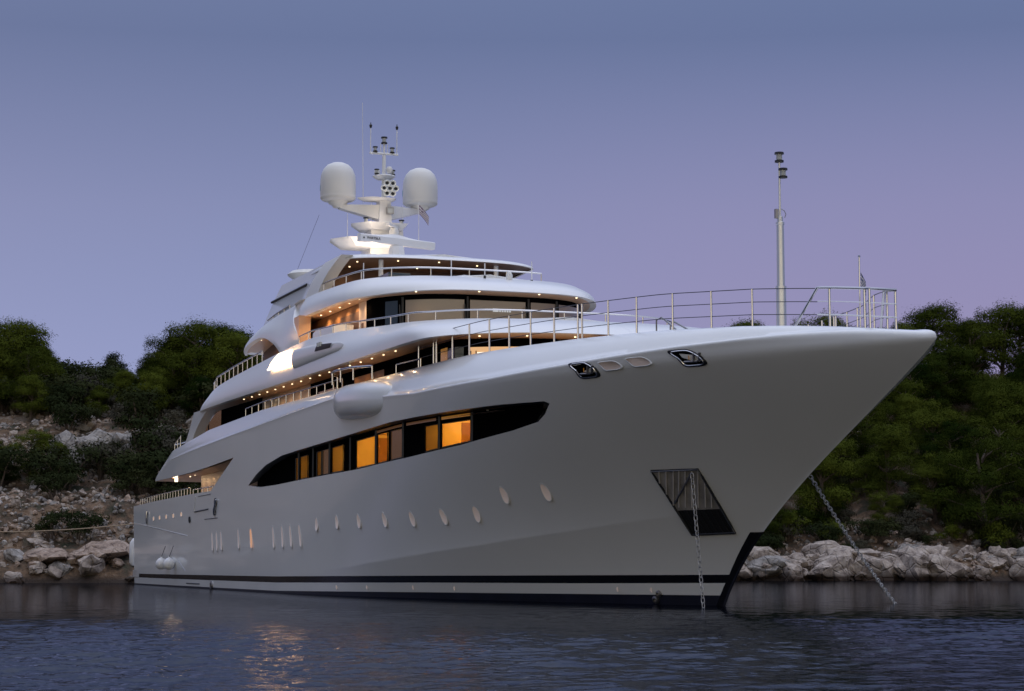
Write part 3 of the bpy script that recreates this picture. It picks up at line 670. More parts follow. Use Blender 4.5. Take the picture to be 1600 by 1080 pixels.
def wheelhouse():
    P = contour(31.5, 43.65, .0066, 4.35)
    mb = MB(); mb.grid([[(x, y, 9.3), (x, y, 11.30)] for x, y in P]); mb.mirror(); mb.build('wheelhouse_wall', GLASS, yacht)
    sx = lambda X: s_of(P, X=X); sy = lambda Y: s_of(P, Y=Y)
    wall_patch(P, 0, sx(39.6), 9.3, 11.28, .02, WOOD, 'wood_panel', yacht)
    wall_patch(P, sx(36.8), sx(39.5), 9.35, 10.98, .03, DKSOFF, 'door', yacht)
    w = wall_patch(P, sx(39.6), sx(40.65), 9.35, 11.28, .04, CREAM, 'door_post', yacht)
    wall_patch(P, sx(39.95), sx(40.3), 9.85, 10.45, .05, DKSOFF, 'porthole', w)
    # panes with pale blinds drawn behind the tinted glass
    PF = np.concatenate([P, P[::-1][1:] * np.array([1, -1])]); sf = lambda Y: s_of(PF, Y=Y)
    wall_patch(P, sy(-4.05), sy(-3.72), 9.35, 11.08, .03, GLASSB, 'window', yacht)
    for y0, y1 in ((-3.5, -1.45), (-1.2, .95), (1.2, 2.30), (2.46, 3.7)):
        wall_patch(PF, sf(y0), sf(y1), 9.35, 11.08, .03, BLIND, 'window', yacht)
    for y in (-3.6, -1.33, 1.07, 2.38, 3.8):
        q = at_s(PF, sf(y)); mb = MB(); mb.box((q[0] + .06, q[1], 10.3), (.06, .07, 1.8)); mb.build('mullion', BLACK, yacht)
        mb = MB(); a = (q[0] + .16, q[1] - .1, 9.95)
        mb.tube([a, (q[0] + .14, q[1] - .14, 10.9)], .025, 5); mb.tube([a, (q[0] + .2, q[1] + .55, 9.7)], .016, 5); mb.tube([a, (q[0] + .2, q[1] + .48, 9.7)], .016, 5)
        mb.box((a[0], a[1], 9.92), (.1, .22, .16)); mb.build('wiper', BLACK, yacht)
    # glowing bridge display seen through the glass (too small to read)
    q = at_s(P, sy(-.15)); mb = MB()
    for k, (y, wd) in enumerate(((-.22, .22), (-.04, .07), (.06, .07), (.16, .07), (.26, .07), (.36, .07))): mb.box((q[0] + .07, y, 10.72), (.01, wd if k == 0 else wd * .9, .12))
    mb.build('bridge_display', emis('display_glow', (.95, .97, 1.0), .55), yacht)
    # covered locker on the side deck
    mb = MB(); mb.prism([(36.2, -5.35, 9.9), (39.4, -5.35, 9.9), (39.4, -5.35, 10.45), (36.9, -5.35, 10.5), (36.3, -5.35, 10.4)], (0, .8, 0)); mb.build('deck_locker', WHITE, yacht)
    # cavity end wall and wing of the overhang
    mb = MB(); mb.grid([[(31.2, y, 9.7), (31.2, y, 11.36)] for y in np.linspace(-4.9, 4.9, 6)]); mb.build('bulkhead', WOOD, yacht)
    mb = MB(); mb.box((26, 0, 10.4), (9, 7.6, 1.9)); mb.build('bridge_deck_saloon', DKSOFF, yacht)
    # air-intake bulge, its dark window and the illuminated panel
    def fair(u, v, off=0.0):
        x = 36.3 + 7.2 * u; f = min(1, (u / .05) ** .5) * (1 - u ** 1.7) ** .75; a = math.pi * (v - .5)
        return (x, -6.10 - .22 * f * max(math.cos(a), 0) ** .6 - off, 9.29 + .02 * u - .10 * u * u + (.40 - .10 * u) * f ** .5 * math.sin(a))
    mb = MB(); mb.grid([[fair(u, v) for v in np.linspace(0, 1, 17)] for u in np.linspace(0, 1, 36) ** 1.6]); mb.build('intake_fairing', PAINT2, yacht, angle=60)
    mb = MB(); mb.grid([[fair(.52 + .27 * t + .05 * w, .50 + .30 * w, .02 + .05 * w) for w in np.linspace(0, 1, 6)] for t in np.linspace(0, 1, 8)]); vw = mb.build('vent_window', BLACK, yacht)
    mb = MB(); p = fair(.60, .66, .05); mb.lathe([(0, 0), (.07, 0), (.07, .16), (0, .16)], p, 10); mb.lathe([(0, 0), (.07, 0), (.07, .16), (0, .16)], (p[0] + .3, p[1], p[2]), 10); mb.build('lamp', LENS, vw)
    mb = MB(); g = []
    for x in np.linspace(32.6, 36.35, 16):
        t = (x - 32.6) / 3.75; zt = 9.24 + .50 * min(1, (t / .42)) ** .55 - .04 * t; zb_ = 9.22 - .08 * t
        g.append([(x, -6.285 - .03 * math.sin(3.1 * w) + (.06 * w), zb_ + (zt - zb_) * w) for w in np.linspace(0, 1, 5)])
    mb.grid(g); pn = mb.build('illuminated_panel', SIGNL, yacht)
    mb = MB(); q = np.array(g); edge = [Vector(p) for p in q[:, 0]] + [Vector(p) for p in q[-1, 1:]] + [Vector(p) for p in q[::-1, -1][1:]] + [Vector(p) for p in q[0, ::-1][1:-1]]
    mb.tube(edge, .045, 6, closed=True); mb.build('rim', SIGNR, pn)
wheelhouse()

def sundeck():
    # hardtop
    A = [((27.5, -3.6, 13.65), (27.6, -3.4, 13.85), 13.62, .1), ((30, -4.15, 13.5), (30, -3.8, 13.82), 13.6, .12), ((33, -4.3, 13.42), (33, -3.9, 13.78), 13.5, .12)]
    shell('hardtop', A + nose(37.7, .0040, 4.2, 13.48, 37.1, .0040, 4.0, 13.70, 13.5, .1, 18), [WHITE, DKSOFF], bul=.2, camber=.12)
    # swept white arch carrying the hardtop
    mb = MB(); g = []
    for t in np.linspace(0, 1, 16):
        xa = 32.3 + 1.2 * t + .8 * t ** 3; xb = 34.3 + 1.6 * t + .9 * t ** 3; z = 11.95 + 1.66 * t; y = -4.72 + .40 * t ** 2
        g.append([(xa, y + .5, z), (xa, y, z), (xb, y, z), (xb, y + .5, z), (xa, y + .5, z)])
    mb.grid(g); mb.build('hardtop_arch', DOME, yacht, angle=50); mb.v = [(x - 4.5, -y - .5, z) for x, y, z in mb.v]; mb.build('hardtop_arch', DOME, yacht, angle=50)
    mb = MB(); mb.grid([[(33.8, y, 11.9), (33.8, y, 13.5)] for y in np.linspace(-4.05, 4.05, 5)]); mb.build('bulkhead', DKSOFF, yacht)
    for x, y in ((36.6, -2.6), (36.6, 2.4)):
        mb = MB(); mb.tube([(x, y, 11.9), (x, y, 13.55)], .10, 10); mb.build('hardtop_post', WHITE, yacht)
    # funnel fairing
    mb = MB(); g = []
    for t in np.linspace(0, 1, 10):
        xa = 23.6 + 1.5 * t ** 1.5 + .4 * t; xb = 33.3 + .3 * t; b = 4.60 - .42 * t; z = 11.8 + 1.86 * t
        r = .9; g.append([(xb, b, z), (xa + r, b, z), (xa, b - r, z), (xa, -b + r, z), (xa + r, -b, z), (xb, -b, z)])
    mb.grid(g); mb.poly(g[-1]); mb.build('funnel_fairing', PAINT, yacht, angle=50)
    mb = MB(); mb.tube([(25.2, -4.33, 13.02), (31.4, -4.33, 13.06)], .06, 6); mb.build('funnel_slot', BLACK, yacht)
    mb = MB(); mb.lathe([(0, -.42), (.5, -.36), (1.0, -.05), (1.05, .02), (.85, .18), (0, .30)], (26.6, -2.9, 14.15), 24); mb.build('radome', DOME, yacht)
    # loungers and lockers glimpsed through the rail
    mb = MB(); mb.box((39.6, -3.0, 12.2), (1.6, .9, .5)); mb.build('sun_pad', GLASSB, yacht)
    mb = MB(); mb.lathe([(.45, -.3), (.5, .1), (.40, .30), (0, .38)], (39.2, 0.1, 12.3), 16); mb.build('covered_console', WHITE, yacht)
sundeck()

# ------------------------------------------------------------------ guard rails
def rail(base, h, step, name='guard_rail', r=.028, rp=.024, wires=(), m=STEEL, mp=STEEL, lean=(0, 0, 0), wire_m=WIRE, top=True, posts=None):
    base = [Vector(p) for p in base]; d = [0]
    for a, b in zip(base, base[1:]): d.append(d[-1] + (b - a).length)
    def at(s):
        return Vector([np.interp(s, d, [p[k] for p in base]) for k in range(3)])
    up = Vector(lean) + Vector((0, 0, 1)); mb = MB()
    ss = np.linspace(0, d[-1], max(3, int(d[-1] / .35)))
    if top: mb.tube([at(s) + up * h for s in ss], r, 7)
    for k in wires: mb.tube([at(s) + up * (h * k) for s in ss], .011, 5, 1)
    o = mb.build(name, [m, wire_m], yacht) if mb.f else sub(name, yacht)
    ps = posts if posts is not None else np.linspace(0, d[-1], max(2, int(round(d[-1] / step)) + 1))
    for s in ps:
        p = at(s); q = MB(); q.tube([p - Vector((0, 0, .03)), p + up * h], rp, 7); q.build('stanchion', mp, o)
    return o

def rails():
    nosex = NOSE
    # bow rail: stanchions with three wires, ending in the pulpit tube
    def capc(X):
        c = (X - XA) / (nosex - XA); p = cap_inner(c); return Vector((p[0] - .05, (p[1] + .12) * float(np.interp(X, [65, 70], [1, .74])), p[2]))
    for s in (1, -1):
        Xs = np.linspace(50.8, 69.9, 60)
        base = []
        for X in Xs:
            p = capc(X); base.append(Vector((p.x, p.y * s, p.z)))
        d = np.concatenate([[0], np.cumsum([(b - a).length for a, b in zip(base, base[1:])])])
        posts = [float(np.interp(X, Xs, d)) for X in (50.8, 52.2, 52.45, 53.8, 55.1, 56.5, 57.8, 59.1, 60.4, 61.6, 61.8, 63.0, 64.2, 65.5, 66.7, 67.95)]
        rail(base, 1.02, 1, 'bow_rail', r=.012, rp=.030, wires=(.66, .33), m=WIRE, mp=STEEL, lean=(-.015, 0, 0), posts=posts)
    # pulpit
    pts = []
    for X in np.linspace(69.9, 71.5, 22):
        p = capc(X); pts.append(Vector((p.x, min(p.y, 0), p.z)))
    full = pts + [Vector((p.x, -p.y, p.z)) for p in reversed(pts[:-1])]
    mb = MB(); h = 1.04; e0 = capc(69.2); L = len(full)
    mb.tube([e0] + [p + Vector((0, 0, h)) for p in full] + [Vector((e0.x, -e0.y, e0.z))], .036, 8)
    mb.tube([p + Vector((0, 0, h * .66)) for p in full], .014, 6); mb.tube([p + Vector((0, 0, h * .33)) for p in full], .022, 6)
    o = mb.build('pulpit', STEEL, yacht)
    for k in (5, 19, 21, 23, 37):
        p = full[k]; q = MB(); q.tube([p, p + Vector((-.015, 0, h))], .034, 8); q.build('stanchion', STEEL, o)
    # upper deck side rail on the cap, the pod rail and its drop-down gate
    P = []
    for X in np.linspace(27.8, 42.6, 20):
        p = cap_inner((X - XA) / (nosex - XA)); P.append((p[0], p[1] + .05, p[2]))
    rail(P, .34, 1.12, 'side_rail')
    rail([(42.7, -6.1, 7.68), (43.4, -6.55, 7.70), (44.6, -6.75, 7.70), (46.6, -6.72, 7.66), (48.2, -6.4, 7.58)], .42, 1.35, 'pod_rail', r=.04, rp=.032)
    rail([(48.9, -5.75, 7.7), (51.0, -5.55, 7.72)], .30, 1.9, 'gate_rail')
    # bridge deck rails
    A = [(18.7, -5.3, 9.15), (19.6, -5.75, 9.25), (21.2, -5.92, 9.42), (25, -5.92, 9.62), (29.8, -5.85, 9.83)]
    rail(A, .46, .85, 'bridge_aft_rail', r=.035)
    B = [(35.5, -5.7, 10.05), (37.5, -5.72, 10.07), (41, -5.55, 9.97), (44.2, -5.35, 9.79), (46.5, -5.15, 9.67), (48.3, -4.95, 9.61)]
    B += [(50.65 - .0034 * y ** 4, y, 9.56) for y in np.linspace(-4.6, 4.6, 24)] + [(48.3, 4.95, 9.61)]
    rail(B, .30, 1.55, 'bridge_front_rail', r=.03)
    # sun deck rail
    D = [(33.6, -4.55, 12.24), (35.5, -4.6, 12.26), (37.5, -4.58, 12.22), (39.0, -4.45, 12.2)] + [(41.7 - .0048 * y ** 4, y, 12.18) for y in np.linspace(-4.3, 2.5, 26)]
    rail(D, .36, 1.5, 'sun_deck_rail', r=.035)
    rail([(25.2, -4.5, 11.85), (26.8, -4.5, 11.98), (29.2, -4.5, 12.08)], .34, .9, 'aft_sun_rail', r=.035)
    # cockpit bulwark rail and the upper-deck stern rail
    P = [hp(c, float(wb(c)), 0) + np.array([0, .12, 0]) for c in np.linspace(.022, .225, 12)]
    rail(P, .34, .72, 'cockpit_rail', r=.022, rp=.02)
    P = [hp(c, float(wb(c)), 0) + np.array([0, .12, 0]) for c in np.linspace(.235, .30, 5)]
    rail(P, .22, 1.2, 'cockpit_rail', r=.025)
    rail([(12.2, -5.2, 6.75), (10.9, -5.9, 6.55), (13.2, -6.0, 6.9)], .66, 1.0, 'stern_rail', r=.03, wires=(.5,))
rails()

# ------------------------------------------------------------------ downlights (the lamps that glow in the soffits)
def downlights():
    dl = MB(); dl.lathe([(0, -.006), (.026, -.006), (.036, 0), (.036, .02)], (0, 0, 0), 12)
    def put(x, y, z, p=0.0, big=1.0, m=None):
        o = bpy.data.objects.get('downlight')
        if o is None:
            o = dl.build('downlight', BULB, yacht)
        else:
            o = o.copy(); COL.objects.link(o); o.parent = yacht
        o.location = (x, y, z); o.scale = (big, big, big)
        if p: lamp((x, y, z - .03), p * 3.7, .02, kind='SPOT', parent=None, name='downlight_lamp', spot=150).parent = yacht
    put(26.0, -5.75, 8.485, 6)
    for x in np.arange(27.4, 49.5, 1.42): put(x, -5.72, 8.485, 10 if x > 28 else 6)
    for y in (-4.6, -3.2, -1.6, 0.2): put(55.4 - .00184 * y ** 4 - .4, y, 8.485, 7)
    for x, y in ((24.4, -4.6), (24.9, -3.8), (25.8, -4.4), (26.3, -3.5), (27.0, -4.4)): put(x, y, 11.36, 9)
    for x in (35.2, 36.6, 38.0, 39.4, 40.8): put(x, -4.72, 11.285, 14, 1.1)
    for y in (-3.4, -1.2, 1.2, 2.9): put(45.05 - .0065 * y ** 4 - .42, y, 11.265, 3)
    put(41.6, 3.9, 11.27, 8)
    for x, y in ((35.9, -3.4), (36.7, -1.9), (36.9, -.2), (36.5, 1.6), (34.4, -3.3), (34.8, -2.0), (34.9, -.5)): put(x, y, 13.47, 4)
    for x in np.arange(14.5, 26, 1.15): put(x, -5.75, 5.46 + .03 * (x - 14.5), 5 if x > 17 else 4)
    put(11.5, -4.5, 5.45, 5)
    # deck flood light hung under the overhang
    fl = MB(); fl.box((12.6, -6.1, 5.62), (.5, .12, .12)); fl.box((12.75, -6.1, 5.42), (.2, .12, .3)); fl.build('flood_lamp', emis('flood_glow', (1, .82, .55), 4), yacht)
    lamp((12.8, -6.25, 5.4), 10, .08, name='flood_lamp_light', parent=yacht)
    # floods washing the radar mast, and interior glow of the wheelhouse side
    lamp((30.2, -1.0, 14.35), 70, .05, (1, .78, .55), name='mast_flood', parent=yacht); lamp((29.9, -1.1, 15.8), 14, .05, (1, .78, .55), name='mast_flood', parent=yacht)
    lamp((29.3, -.5, 16.45), 8, .04, (1, .78, .55), name='mast_flood', parent=yacht)
downlights()

# ------------------------------------------------------------------ radar mast on the hardtop
def navlight(parent, loc, s=1.0, name='navigation_light'):
    o = sub(name, parent) if False else None
    mb = MB(); x, y, z = loc
    mb.lathe([(0, 0), (.15 * s, 0), (.15 * s, .06 * s), (.10 * s, .08 * s)], loc, 14, 0); mb.lathe([(.10 * s, .08 * s), (.10 * s, .26 * s)], loc, 14, 1)
    mb.lathe([(.10 * s, .26 * s), (.16 * s, .27 * s), (.15 * s, .33 * s), (0, .36 * s)], loc, 14, 0)
    return mb.build(name, [BLACK, LENS], parent)
def mast():
    X = 28.4; ms = sub('radar_mast', yacht)
    mb = MB()
    def ring(hx0, hx1, hy, z): return [(X + hx0, -hy, z), (X + hx1, -hy, z), (X + hx1, hy, z), (X + hx0, hy, z), (X + hx0, -hy, z)]
    mb.grid([ring(-.9, .7, .85, 13.7), ring(-.85, .62, .80, 15.0), ring(-.8, .55, .74, 16.1)]); mb.grid([ring(-.35, .3, .30, 16.1), ring(-.3, .25, .26, 17.5)])
    mb.poly(ring(-.8, .55, .74, 16.1)[:4]); mb.poly(ring(-.3, .25, .26, 17.5)[:4]); mb.build('pylon', WHITE, ms)
    def wing(y0, y1, z, t, x0, x1, name, taper=.35):
        mb = MB(); pts = [(X + x0, y0 + .0, z + t), (X + (x0 + x1) / 2, y0 - .25, z + t), (X + x1, y0 + .35, z + t), (X + x1, y1 - .2, z + t), (X + (x0 + x1) / 2, y1, z + t), (X + x0, y1 - .2, z + t)]
        ctr = Vector((X, (y0 + y1) / 2 + .2, z)); low = [ctr + (Vector(p) - ctr) * .74 for p in pts]
        for p in low: p.z = z
        mb.grid([[a, b] for a, b in zip(pts, low)], closeu=True); mb.poly(pts); mb.poly(low); return mb.build(name, WHITE, ms)
    wing(-2.35, 1.0, 15.18, .34, -.6, 1.5, 'lower_platform'); wing(-1.35, 1.0, 16.02, .28, -.6, 1.1, 'upper_platform')
    wing(-1.05, .55, 17.42, .10, -.4, .6, 'spreader_platform')
    # arms and satellite domes
    for s in (-1, 1):
        mb = MB(); g = []
        for t in np.linspace(0, 1, 6):
            y = s * (.15 + 1.75 * t); z0 = 16.55 + .55 * t; hh = .52 * (1 - t) + .17; w = .26 - .06 * t; x = X - .1 - .6 * t
            g.append([(x - w, y, z0), (x + w, y, z0), (x + w, y, z0 + hh), (x - w, y, z0 + hh), (x - w, y, z0)])
        mb.grid(g); mb.build('dome_arm', WHITE, ms)
        mb = MB(); c = (X - .7, s * 1.95, 17.18)
        mb.lathe([(0, -.06), (.22, -.04), (.26, .05), (.42, .14), (.46, .24), (.70, .28), (.79, .36), (.80, .44), (.79, .50), (.80, .54), (.80, 1.15), (.77, 1.45), (.66, 1.72), (.48, 1.91), (.25, 2.01), (0, 2.04)], c, 40)
        d = mb.build('satellite_dome', DOME, ms, angle=50)
    for s in (-1, 1):
        mb = MB(); a0 = math.radians(248)
        for k in range(7):
            a = a0 + (k - 3) * .055; hgt = (.26, .22, .12, .2, .1, .24, .26)[k]
            mb.box((X - .7 + .803 * math.cos(a), s * 1.95 + .803 * math.sin(a), 18.02), (.02, .05, hgt), 0, a)
        mb.build('dome_mark', TEAL, ms)
    # horn cluster
    hc = sub('horn_cluster', yacht); o = hc
    for k in range(7):
        a = 2 * math.pi * k / 6; r = 0 if k == 6 else .27
        c = (X + .55, .12 + r * math.cos(a), 17.95 + r * math.sin(a)); ax = (.93, -.36, .02)
        mb = MB(); mb.lathe([(.05, -.3), (.08, -.05), (.15, .06), (.155, .08), (.12, .085), (.075, .03)], c, 14, 0, ax); mb.lathe([(.075, .03), (0, .03)], c, 14, 1, ax); mb.build('horn', [CHROME, BLACK], hc)
    # pole, yards, lights, whips
    mb = MB(); mb.tube([(X, 0, 17.4), (X, 0, 19.55)], [.12, .085], 10); mb.tube([(X, 0, 19.5), (X, 0, 20.1)], .05, 8)
    for y in (-.16, .16): mb.tube([(X, y, 19.62), (X, y, 20.05)], .02, 6)
    mb.build('pole', WHITE, ms)
    mb = MB(); mb.tube([(X, -.68, 19.62), (X, .66, 19.62)], .055, 8); mb.build('crosstree', WHITE, ms)
    mb = MB(); mb.lathe([(0, 18.42), (.35, 18.44), (.52, 18.56), (.5, 18.6), (0, 18.62)], (X, 0, 0), 24); mb.build('light_platform', WHITE, ms)
    for y in (-.64, .60):
        mb = MB(); mb.tube([(X, y, 19.6), (X, y, 20.75)], .022, 6); mb.lathe([(0, 20.75), (.05, 20.78), (.07, 20.9), (.02, 20.95), (.015, 21.02), (0, 21.03)], (X, y, 0), 10, 1); mb.build('wind_sensor', [WHITE, BLACK], ms)
    for p, s in (((X, 0, 20.08), .95), ((X, -.42, 19.68), .75), ((X, .38, 19.68), .75), ((X + .2, -.40, 18.62), .72), ((X + .2, .36, 18.62), .72), ((X + .4, -.95, 16.32), .8), ((X + .4, .72, 16.3), .8)): navlight(ms, p, s)
    for c, r in (((X + .3, .16, 18.85), .15), ((X - .2, -.26, 18.8), .14)):
        mb = MB(); mb.lathe([(0, -r * 1.3), (r * .7, -r * 1.2), (r, -.3 * r), (r * .95, .3 * r), (r * .6, .85 * r), (0, r)], c, 18); mb.build('gps_antenna', DOME, ms)
    for a, b in (((X - .4, -.85, 17.4), (X - .4, -.92, 22.0)), ((X + .2, -1.75, 15.5), (X + .2, -1.75, 16.75)), ((X, .9, 16.3), (X, .9, 17.3)), ((X - .3, -.5, 16.3), (X - .3, -.5, 17.6))):
        mb = MB(); mb.tube([a, b], [.02, .01], 6); mb.build('whip_antenna', WHITE, ms)
    # lit box lamp on the pylon
    mb = MB(); mb.box((X + .42, .16, 16.95), (.12, .34, .3), 0); mb.box((X + .485, .16, 16.95), (.02, .24, .2), 1); mb.build('deck_light', [STEELD, LENS], ms)
    # radar scanner with its lettering
    rs = sub('radar_scanner', yacht); cx, cy_, cz = 31.3, -.28, 15.16; u = Vector((.33, -.944, 0)); nrm = Vector((.944, .33, 0))
    mb = MB(); g = []
    for t in np.linspace(-1, 1, 21):
        hh = .17 + .13 * math.exp(-((t - .05) / .35) ** 2); p = Vector((cx, cy_, cz)) + u * (2.02 * t)
        g.append([p + nrm * .12 + Vector((0, 0, -.17)), p + nrm * .14 + Vector((0, 0, .12)), p + nrm * .05 + Vector((0, 0, hh)), p - nrm * .12 + Vector((0, 0, hh)), p - nrm * .14 + Vector((0, 0, -.17)), p + nrm * .12 + Vector((0, 0, -.17))])
    mb.grid(np.array([[tuple(q) for q in r] for r in g])); mb.poly([tuple(q) for q in g[0][:5]]); mb.poly([tuple(q) for q in g[-1][:5]]); mb.build('scanner_bar', WHITE, rs, angle=30)
    mb = MB(); mb.lathe([(.42, 13.7), (.40, 14.2), (.36, 14.75), (.30, 14.95), (0, 14.98)], (cx, cy_ , 0), 8); mb.build('pedestal', WHITE, rs)
    cu = bpy.data.curves.new('lettering', 'FONT'); cu.body = 'WÄRTSILÄ'; cu.size = .15; cu.extrude = .004; cu.align_x = 'LEFT'
    t = bpy.data.objects.new('lettering', cu); COL.objects.link(t); t.parent = rs
    xa = -u; za = Vector((0, 0, 1)); ya = xa.cross(za)    # text faces along nrm
    M = Matrix((xa, za, xa.cross(za))).transposed().to_4x4(); M.translation = Vector((cx, cy_, cz - .05)) + u * 1.70 + nrm * .142
    me = bpy.data.meshes.new_from_object(t); bpy.data.objects.remove(t); me.materials.clear(); me.materials.append(BLACK)
    t = bpy.data.objects.new('lettering', me); COL.objects.link(t); t.parent = rs; t.matrix_world = M
    mb = MB(); q = Vector((cx, cy_, cz - .05)) + u * 1.86 + nrm * .143
    mb.prism([tuple(q - xa * .05), tuple(q + xa * .05), tuple(q + za * .10)], tuple(nrm * .004)); mb.build('emblem', BLACK, rs)
    # second small radar higher up
    mb = MB(); mb.lathe([(.2, 15.5), (.22, 15.9), (.16, 16.02), (0, 16.03)], (X + 1.25, .1, 0), 10); mb.build('upper_radar_pedestal', DOME, ms)
    mb = MB(); mb.box((X + 1.25, .1, 16.1), (.16, 1.5, .12), 0, .9); mb.build('upper_radar_bar', WHITE, ms)
    # stay from the mast to the funnel, small whips on the sun deck
    mb = MB(); mb.tube([(X - 1.5, -2.6, 16.9), (24.2, -3.6, 12.9)], .008, 4); mb.build('stay_wire', WIRE, ms)
    for x, y, z, h in ((37.5, -3.6, 12.2, 1.0), (40.5, -.9, 12.0, 1.05), (43.0, -.4, 12.0, .6), (42.8, 1.6, 11.95, .85)):
        mb = MB(); mb.tube([(x, y, z), (x, y, z + h)], .022, 6); mb.lathe([(.05, 0), (.05, .12), (0, .14)], (x, y, z), 8, 1); mb.build('whip_antenna', [WHITE, BLACK], yacht)
    mb = MB(); mb.lathe([(0, 0), (.12, 0), (.13, .18), (.08, .3), (0, .34)], (43.0, .6, 12.0), 12); mb.build('gps_antenna', DOME, yacht)
mast()

# ------------------------------------------------------------------ foremast, jackstaff, deck bits
def foredeck_gear():
    fm = sub('foremast', yacht); x, y = 66.05, 0
    mb = MB(); mb.lathe([(0, 7.35), (.26, 7.36), (.26, 7.42), (.145, 7.48), (.14, 8.75), (.155, 8.75), (.155, 8.83), (.112, 8.84), (.105, 10.55), (.12, 10.56), (.12, 10.62), (.085, 10.64), (.08, 10.78), (.04, 10.8)], (x, y, 0), 24)
    mb.build('telescopic_tube', ALU, fm)
    mb = MB(); mb.tube([(x, y, 10.7), (x, y, 12.33)], .033, 10); mb.build('upper_tube', ALU, fm)
    mb = MB(); mb.box((x - .02, y - .10, 10.86), (.09, .09, .26)); mb.tube([(x + .05, y + .12, 10.75), (x + .05, y + .16, 10.85), (x + .03, y + .12, 10.95), (x, y + .04, 11.0)], .012, 6); mb.build('bracket', STEELD, fm)
    navlight(fm, (x, y, 12.31), .85); navlight(fm, (x + .08, y + .07, 11.86), .82)
    js = sub('jackstaff', yacht); mb = MB(); mb.tube([(70.3, 0, 7.1), (70.3, 0, 9.05)], .022, 8); mb.lathe([(0, 9.05), (.035, 9.06), (.03, 9.1), (0, 9.12)], (70.3, 0, 0), 8); mb.build('staff', STEEL, js)
    # access ladder rail on the foredeck
    mb = MB(); mb.tube([(56.9, .9, 7.7), (56.9, .9, 8.75), (57.2, .9, 8.85), (59.2, 1.0, 8.1), (60.3, 1.0, 7.65)], .028, 6); mb.tube([(56.6, .55, 7.7), (56.6, .55, 8.95), (57.0, .55, 9.0), (60.0, .55, 7.6)], .028, 6); mb.build('ladder_rail', STEELD, yacht)
foredeck_gear()

def flag(name, base, w, h, u, label, seed, droop=.5, dark=(.035, .05, .16)):
    STR = [mat(name + '_dark', dark, .8), mat(name + '_white', (.62, .60, .64), .8)]
    mb = MB(); nx, nz = 18, 9; G = []
    u = Vector(u).normalized()
    for i in range(nx + 1):
        t = i / nx; row = []
        for j in range(nz + 1):
            s = j / nz; p = Vector(base) + u * (w * t * .8) + Vector((0, 0, -h * s - w * droop * t ** 1.2)) + u.cross(Vector((0, 0, 1))) * (.10 * w * math.sin(5 * t + 2 * s + seed) * t)
            row.append(tuple(p))
        G.append(row)
    def mi(i, j):
        if i < 7 and j < 5: return 1 if (j == 2 or i == 3) else 0
        return j % 2
    mb.grid(np.array(G), mi)
    o = mb.build(name, STR, None); return tag(o, label, 'flag')
flag('flag', (29.4, 1.35, 17.2), .55, .42, (.5, .86, 0), 'purple and white striped flag flying beside the radar mast', 0, 1.0, (.075, .03, .085))
flag('flag', (70.31, .03, 8.66), .16, .36, (.35, .8, 0), 'small blue and white flag hanging limp on the bow staff', 2, 1.6)
mb = MB(); mb.tube([(29.4, 1.34, 15.4), (29.4, 1.34, 17.3)], .016, 6); mb.build('flag_halyard', WHITE, yacht)

# ------------------------------------------------------------------ chains, fenders, mooring line
def chain(a, b, label, L=.18, r=.013, sag=.15):
    a, b = Vector(a), Vector(b); n = int((b - a).length / (L * .78)); mb = MB()
    for k in range(n):
        t = (k + .5) / n; p = a.lerp(b, t) + Vector((0, 0, -sag * 4 * t * (1 - t))); d = (b - a).normalized()  # links alternate by a quarter turn
        x = d.orthogonal().normalized(); y = d.cross(x)
        q = x * math.cos(k * 1.5708 + .3) + y * math.sin(k * 1.5708 + .3); pts = []
        for i in range(12):
            an = 2 * math.pi * i / 12; ca, sa = math.cos(an), math.sin(an)
            pts.append(p + d * (ca * L * .26 + (L * .22 if ca > 0.01 else -L * .22 if ca < -.01 else 0)) + q * (sa * L * .30))
        mb.tube(pts, r, 6, closed=True)
    o = mb.build('anchor_chain', GALV, None, merge=0); return tag(o, label, 'chain')
pa = Vector(hp(.9425, 3.78, .10))
chain(pa, (pa.x + .10, pa.y + .28, -.15), 'galvanised anchor chain hanging straight down from the barred hawse pocket', sag=.02)
pb = Vector(hp(.9425, 3.78, .10)); pb.y = -pb.y
chain(pb, (61.1, 6.5, -.12), 'galvanised anchor chain slanting into the water ahead of the stem', sag=.12)
for k, c in enumerate((.158, .192)):
    p = Vector(hp(c, 1.14, .30)); f = empty('fender', p, 'white ball fender hanging near the stern, %s of the pair' % ('nearer the stern' if k == 0 else 'nearer the bow'), 'fender', 'white ball fenders at the stern')
    mb = MB(); mb.lathe([(0, -.30), (.16, -.26), (.27, -.14), (.30, 0), (.27, .14), (.16, .26), (.06, .31), (.05, .36), (0, .37)], (0, 0, 0), 22); mb.build('ball', WHITE, f)
    mb = MB(); mb.tube([(0, 0, .34), (0, .2, .9)], .015, 5); mb.build('lanyard', WIRE, f)
p = Vector((XA - 1.6, -5.9, 1.75)); f = empty('fender', p, 'long white fender hanging upright beside the transom', 'fender')
mb = MB(); mb.lathe([(0, -.75), (.12, -.72), (.24, -.55), (.26, 0), (.24, .55), (.12, .72), (.05, .8), (0, .82)], (0, 0, 0), 20); mb.build('cylinder_body', WHITE, f)
mb = MB(); mb.tube([(0, 0, .78), (.8, .4, 1.9)], .015, 5); mb.build('lanyard', WIRE, f)
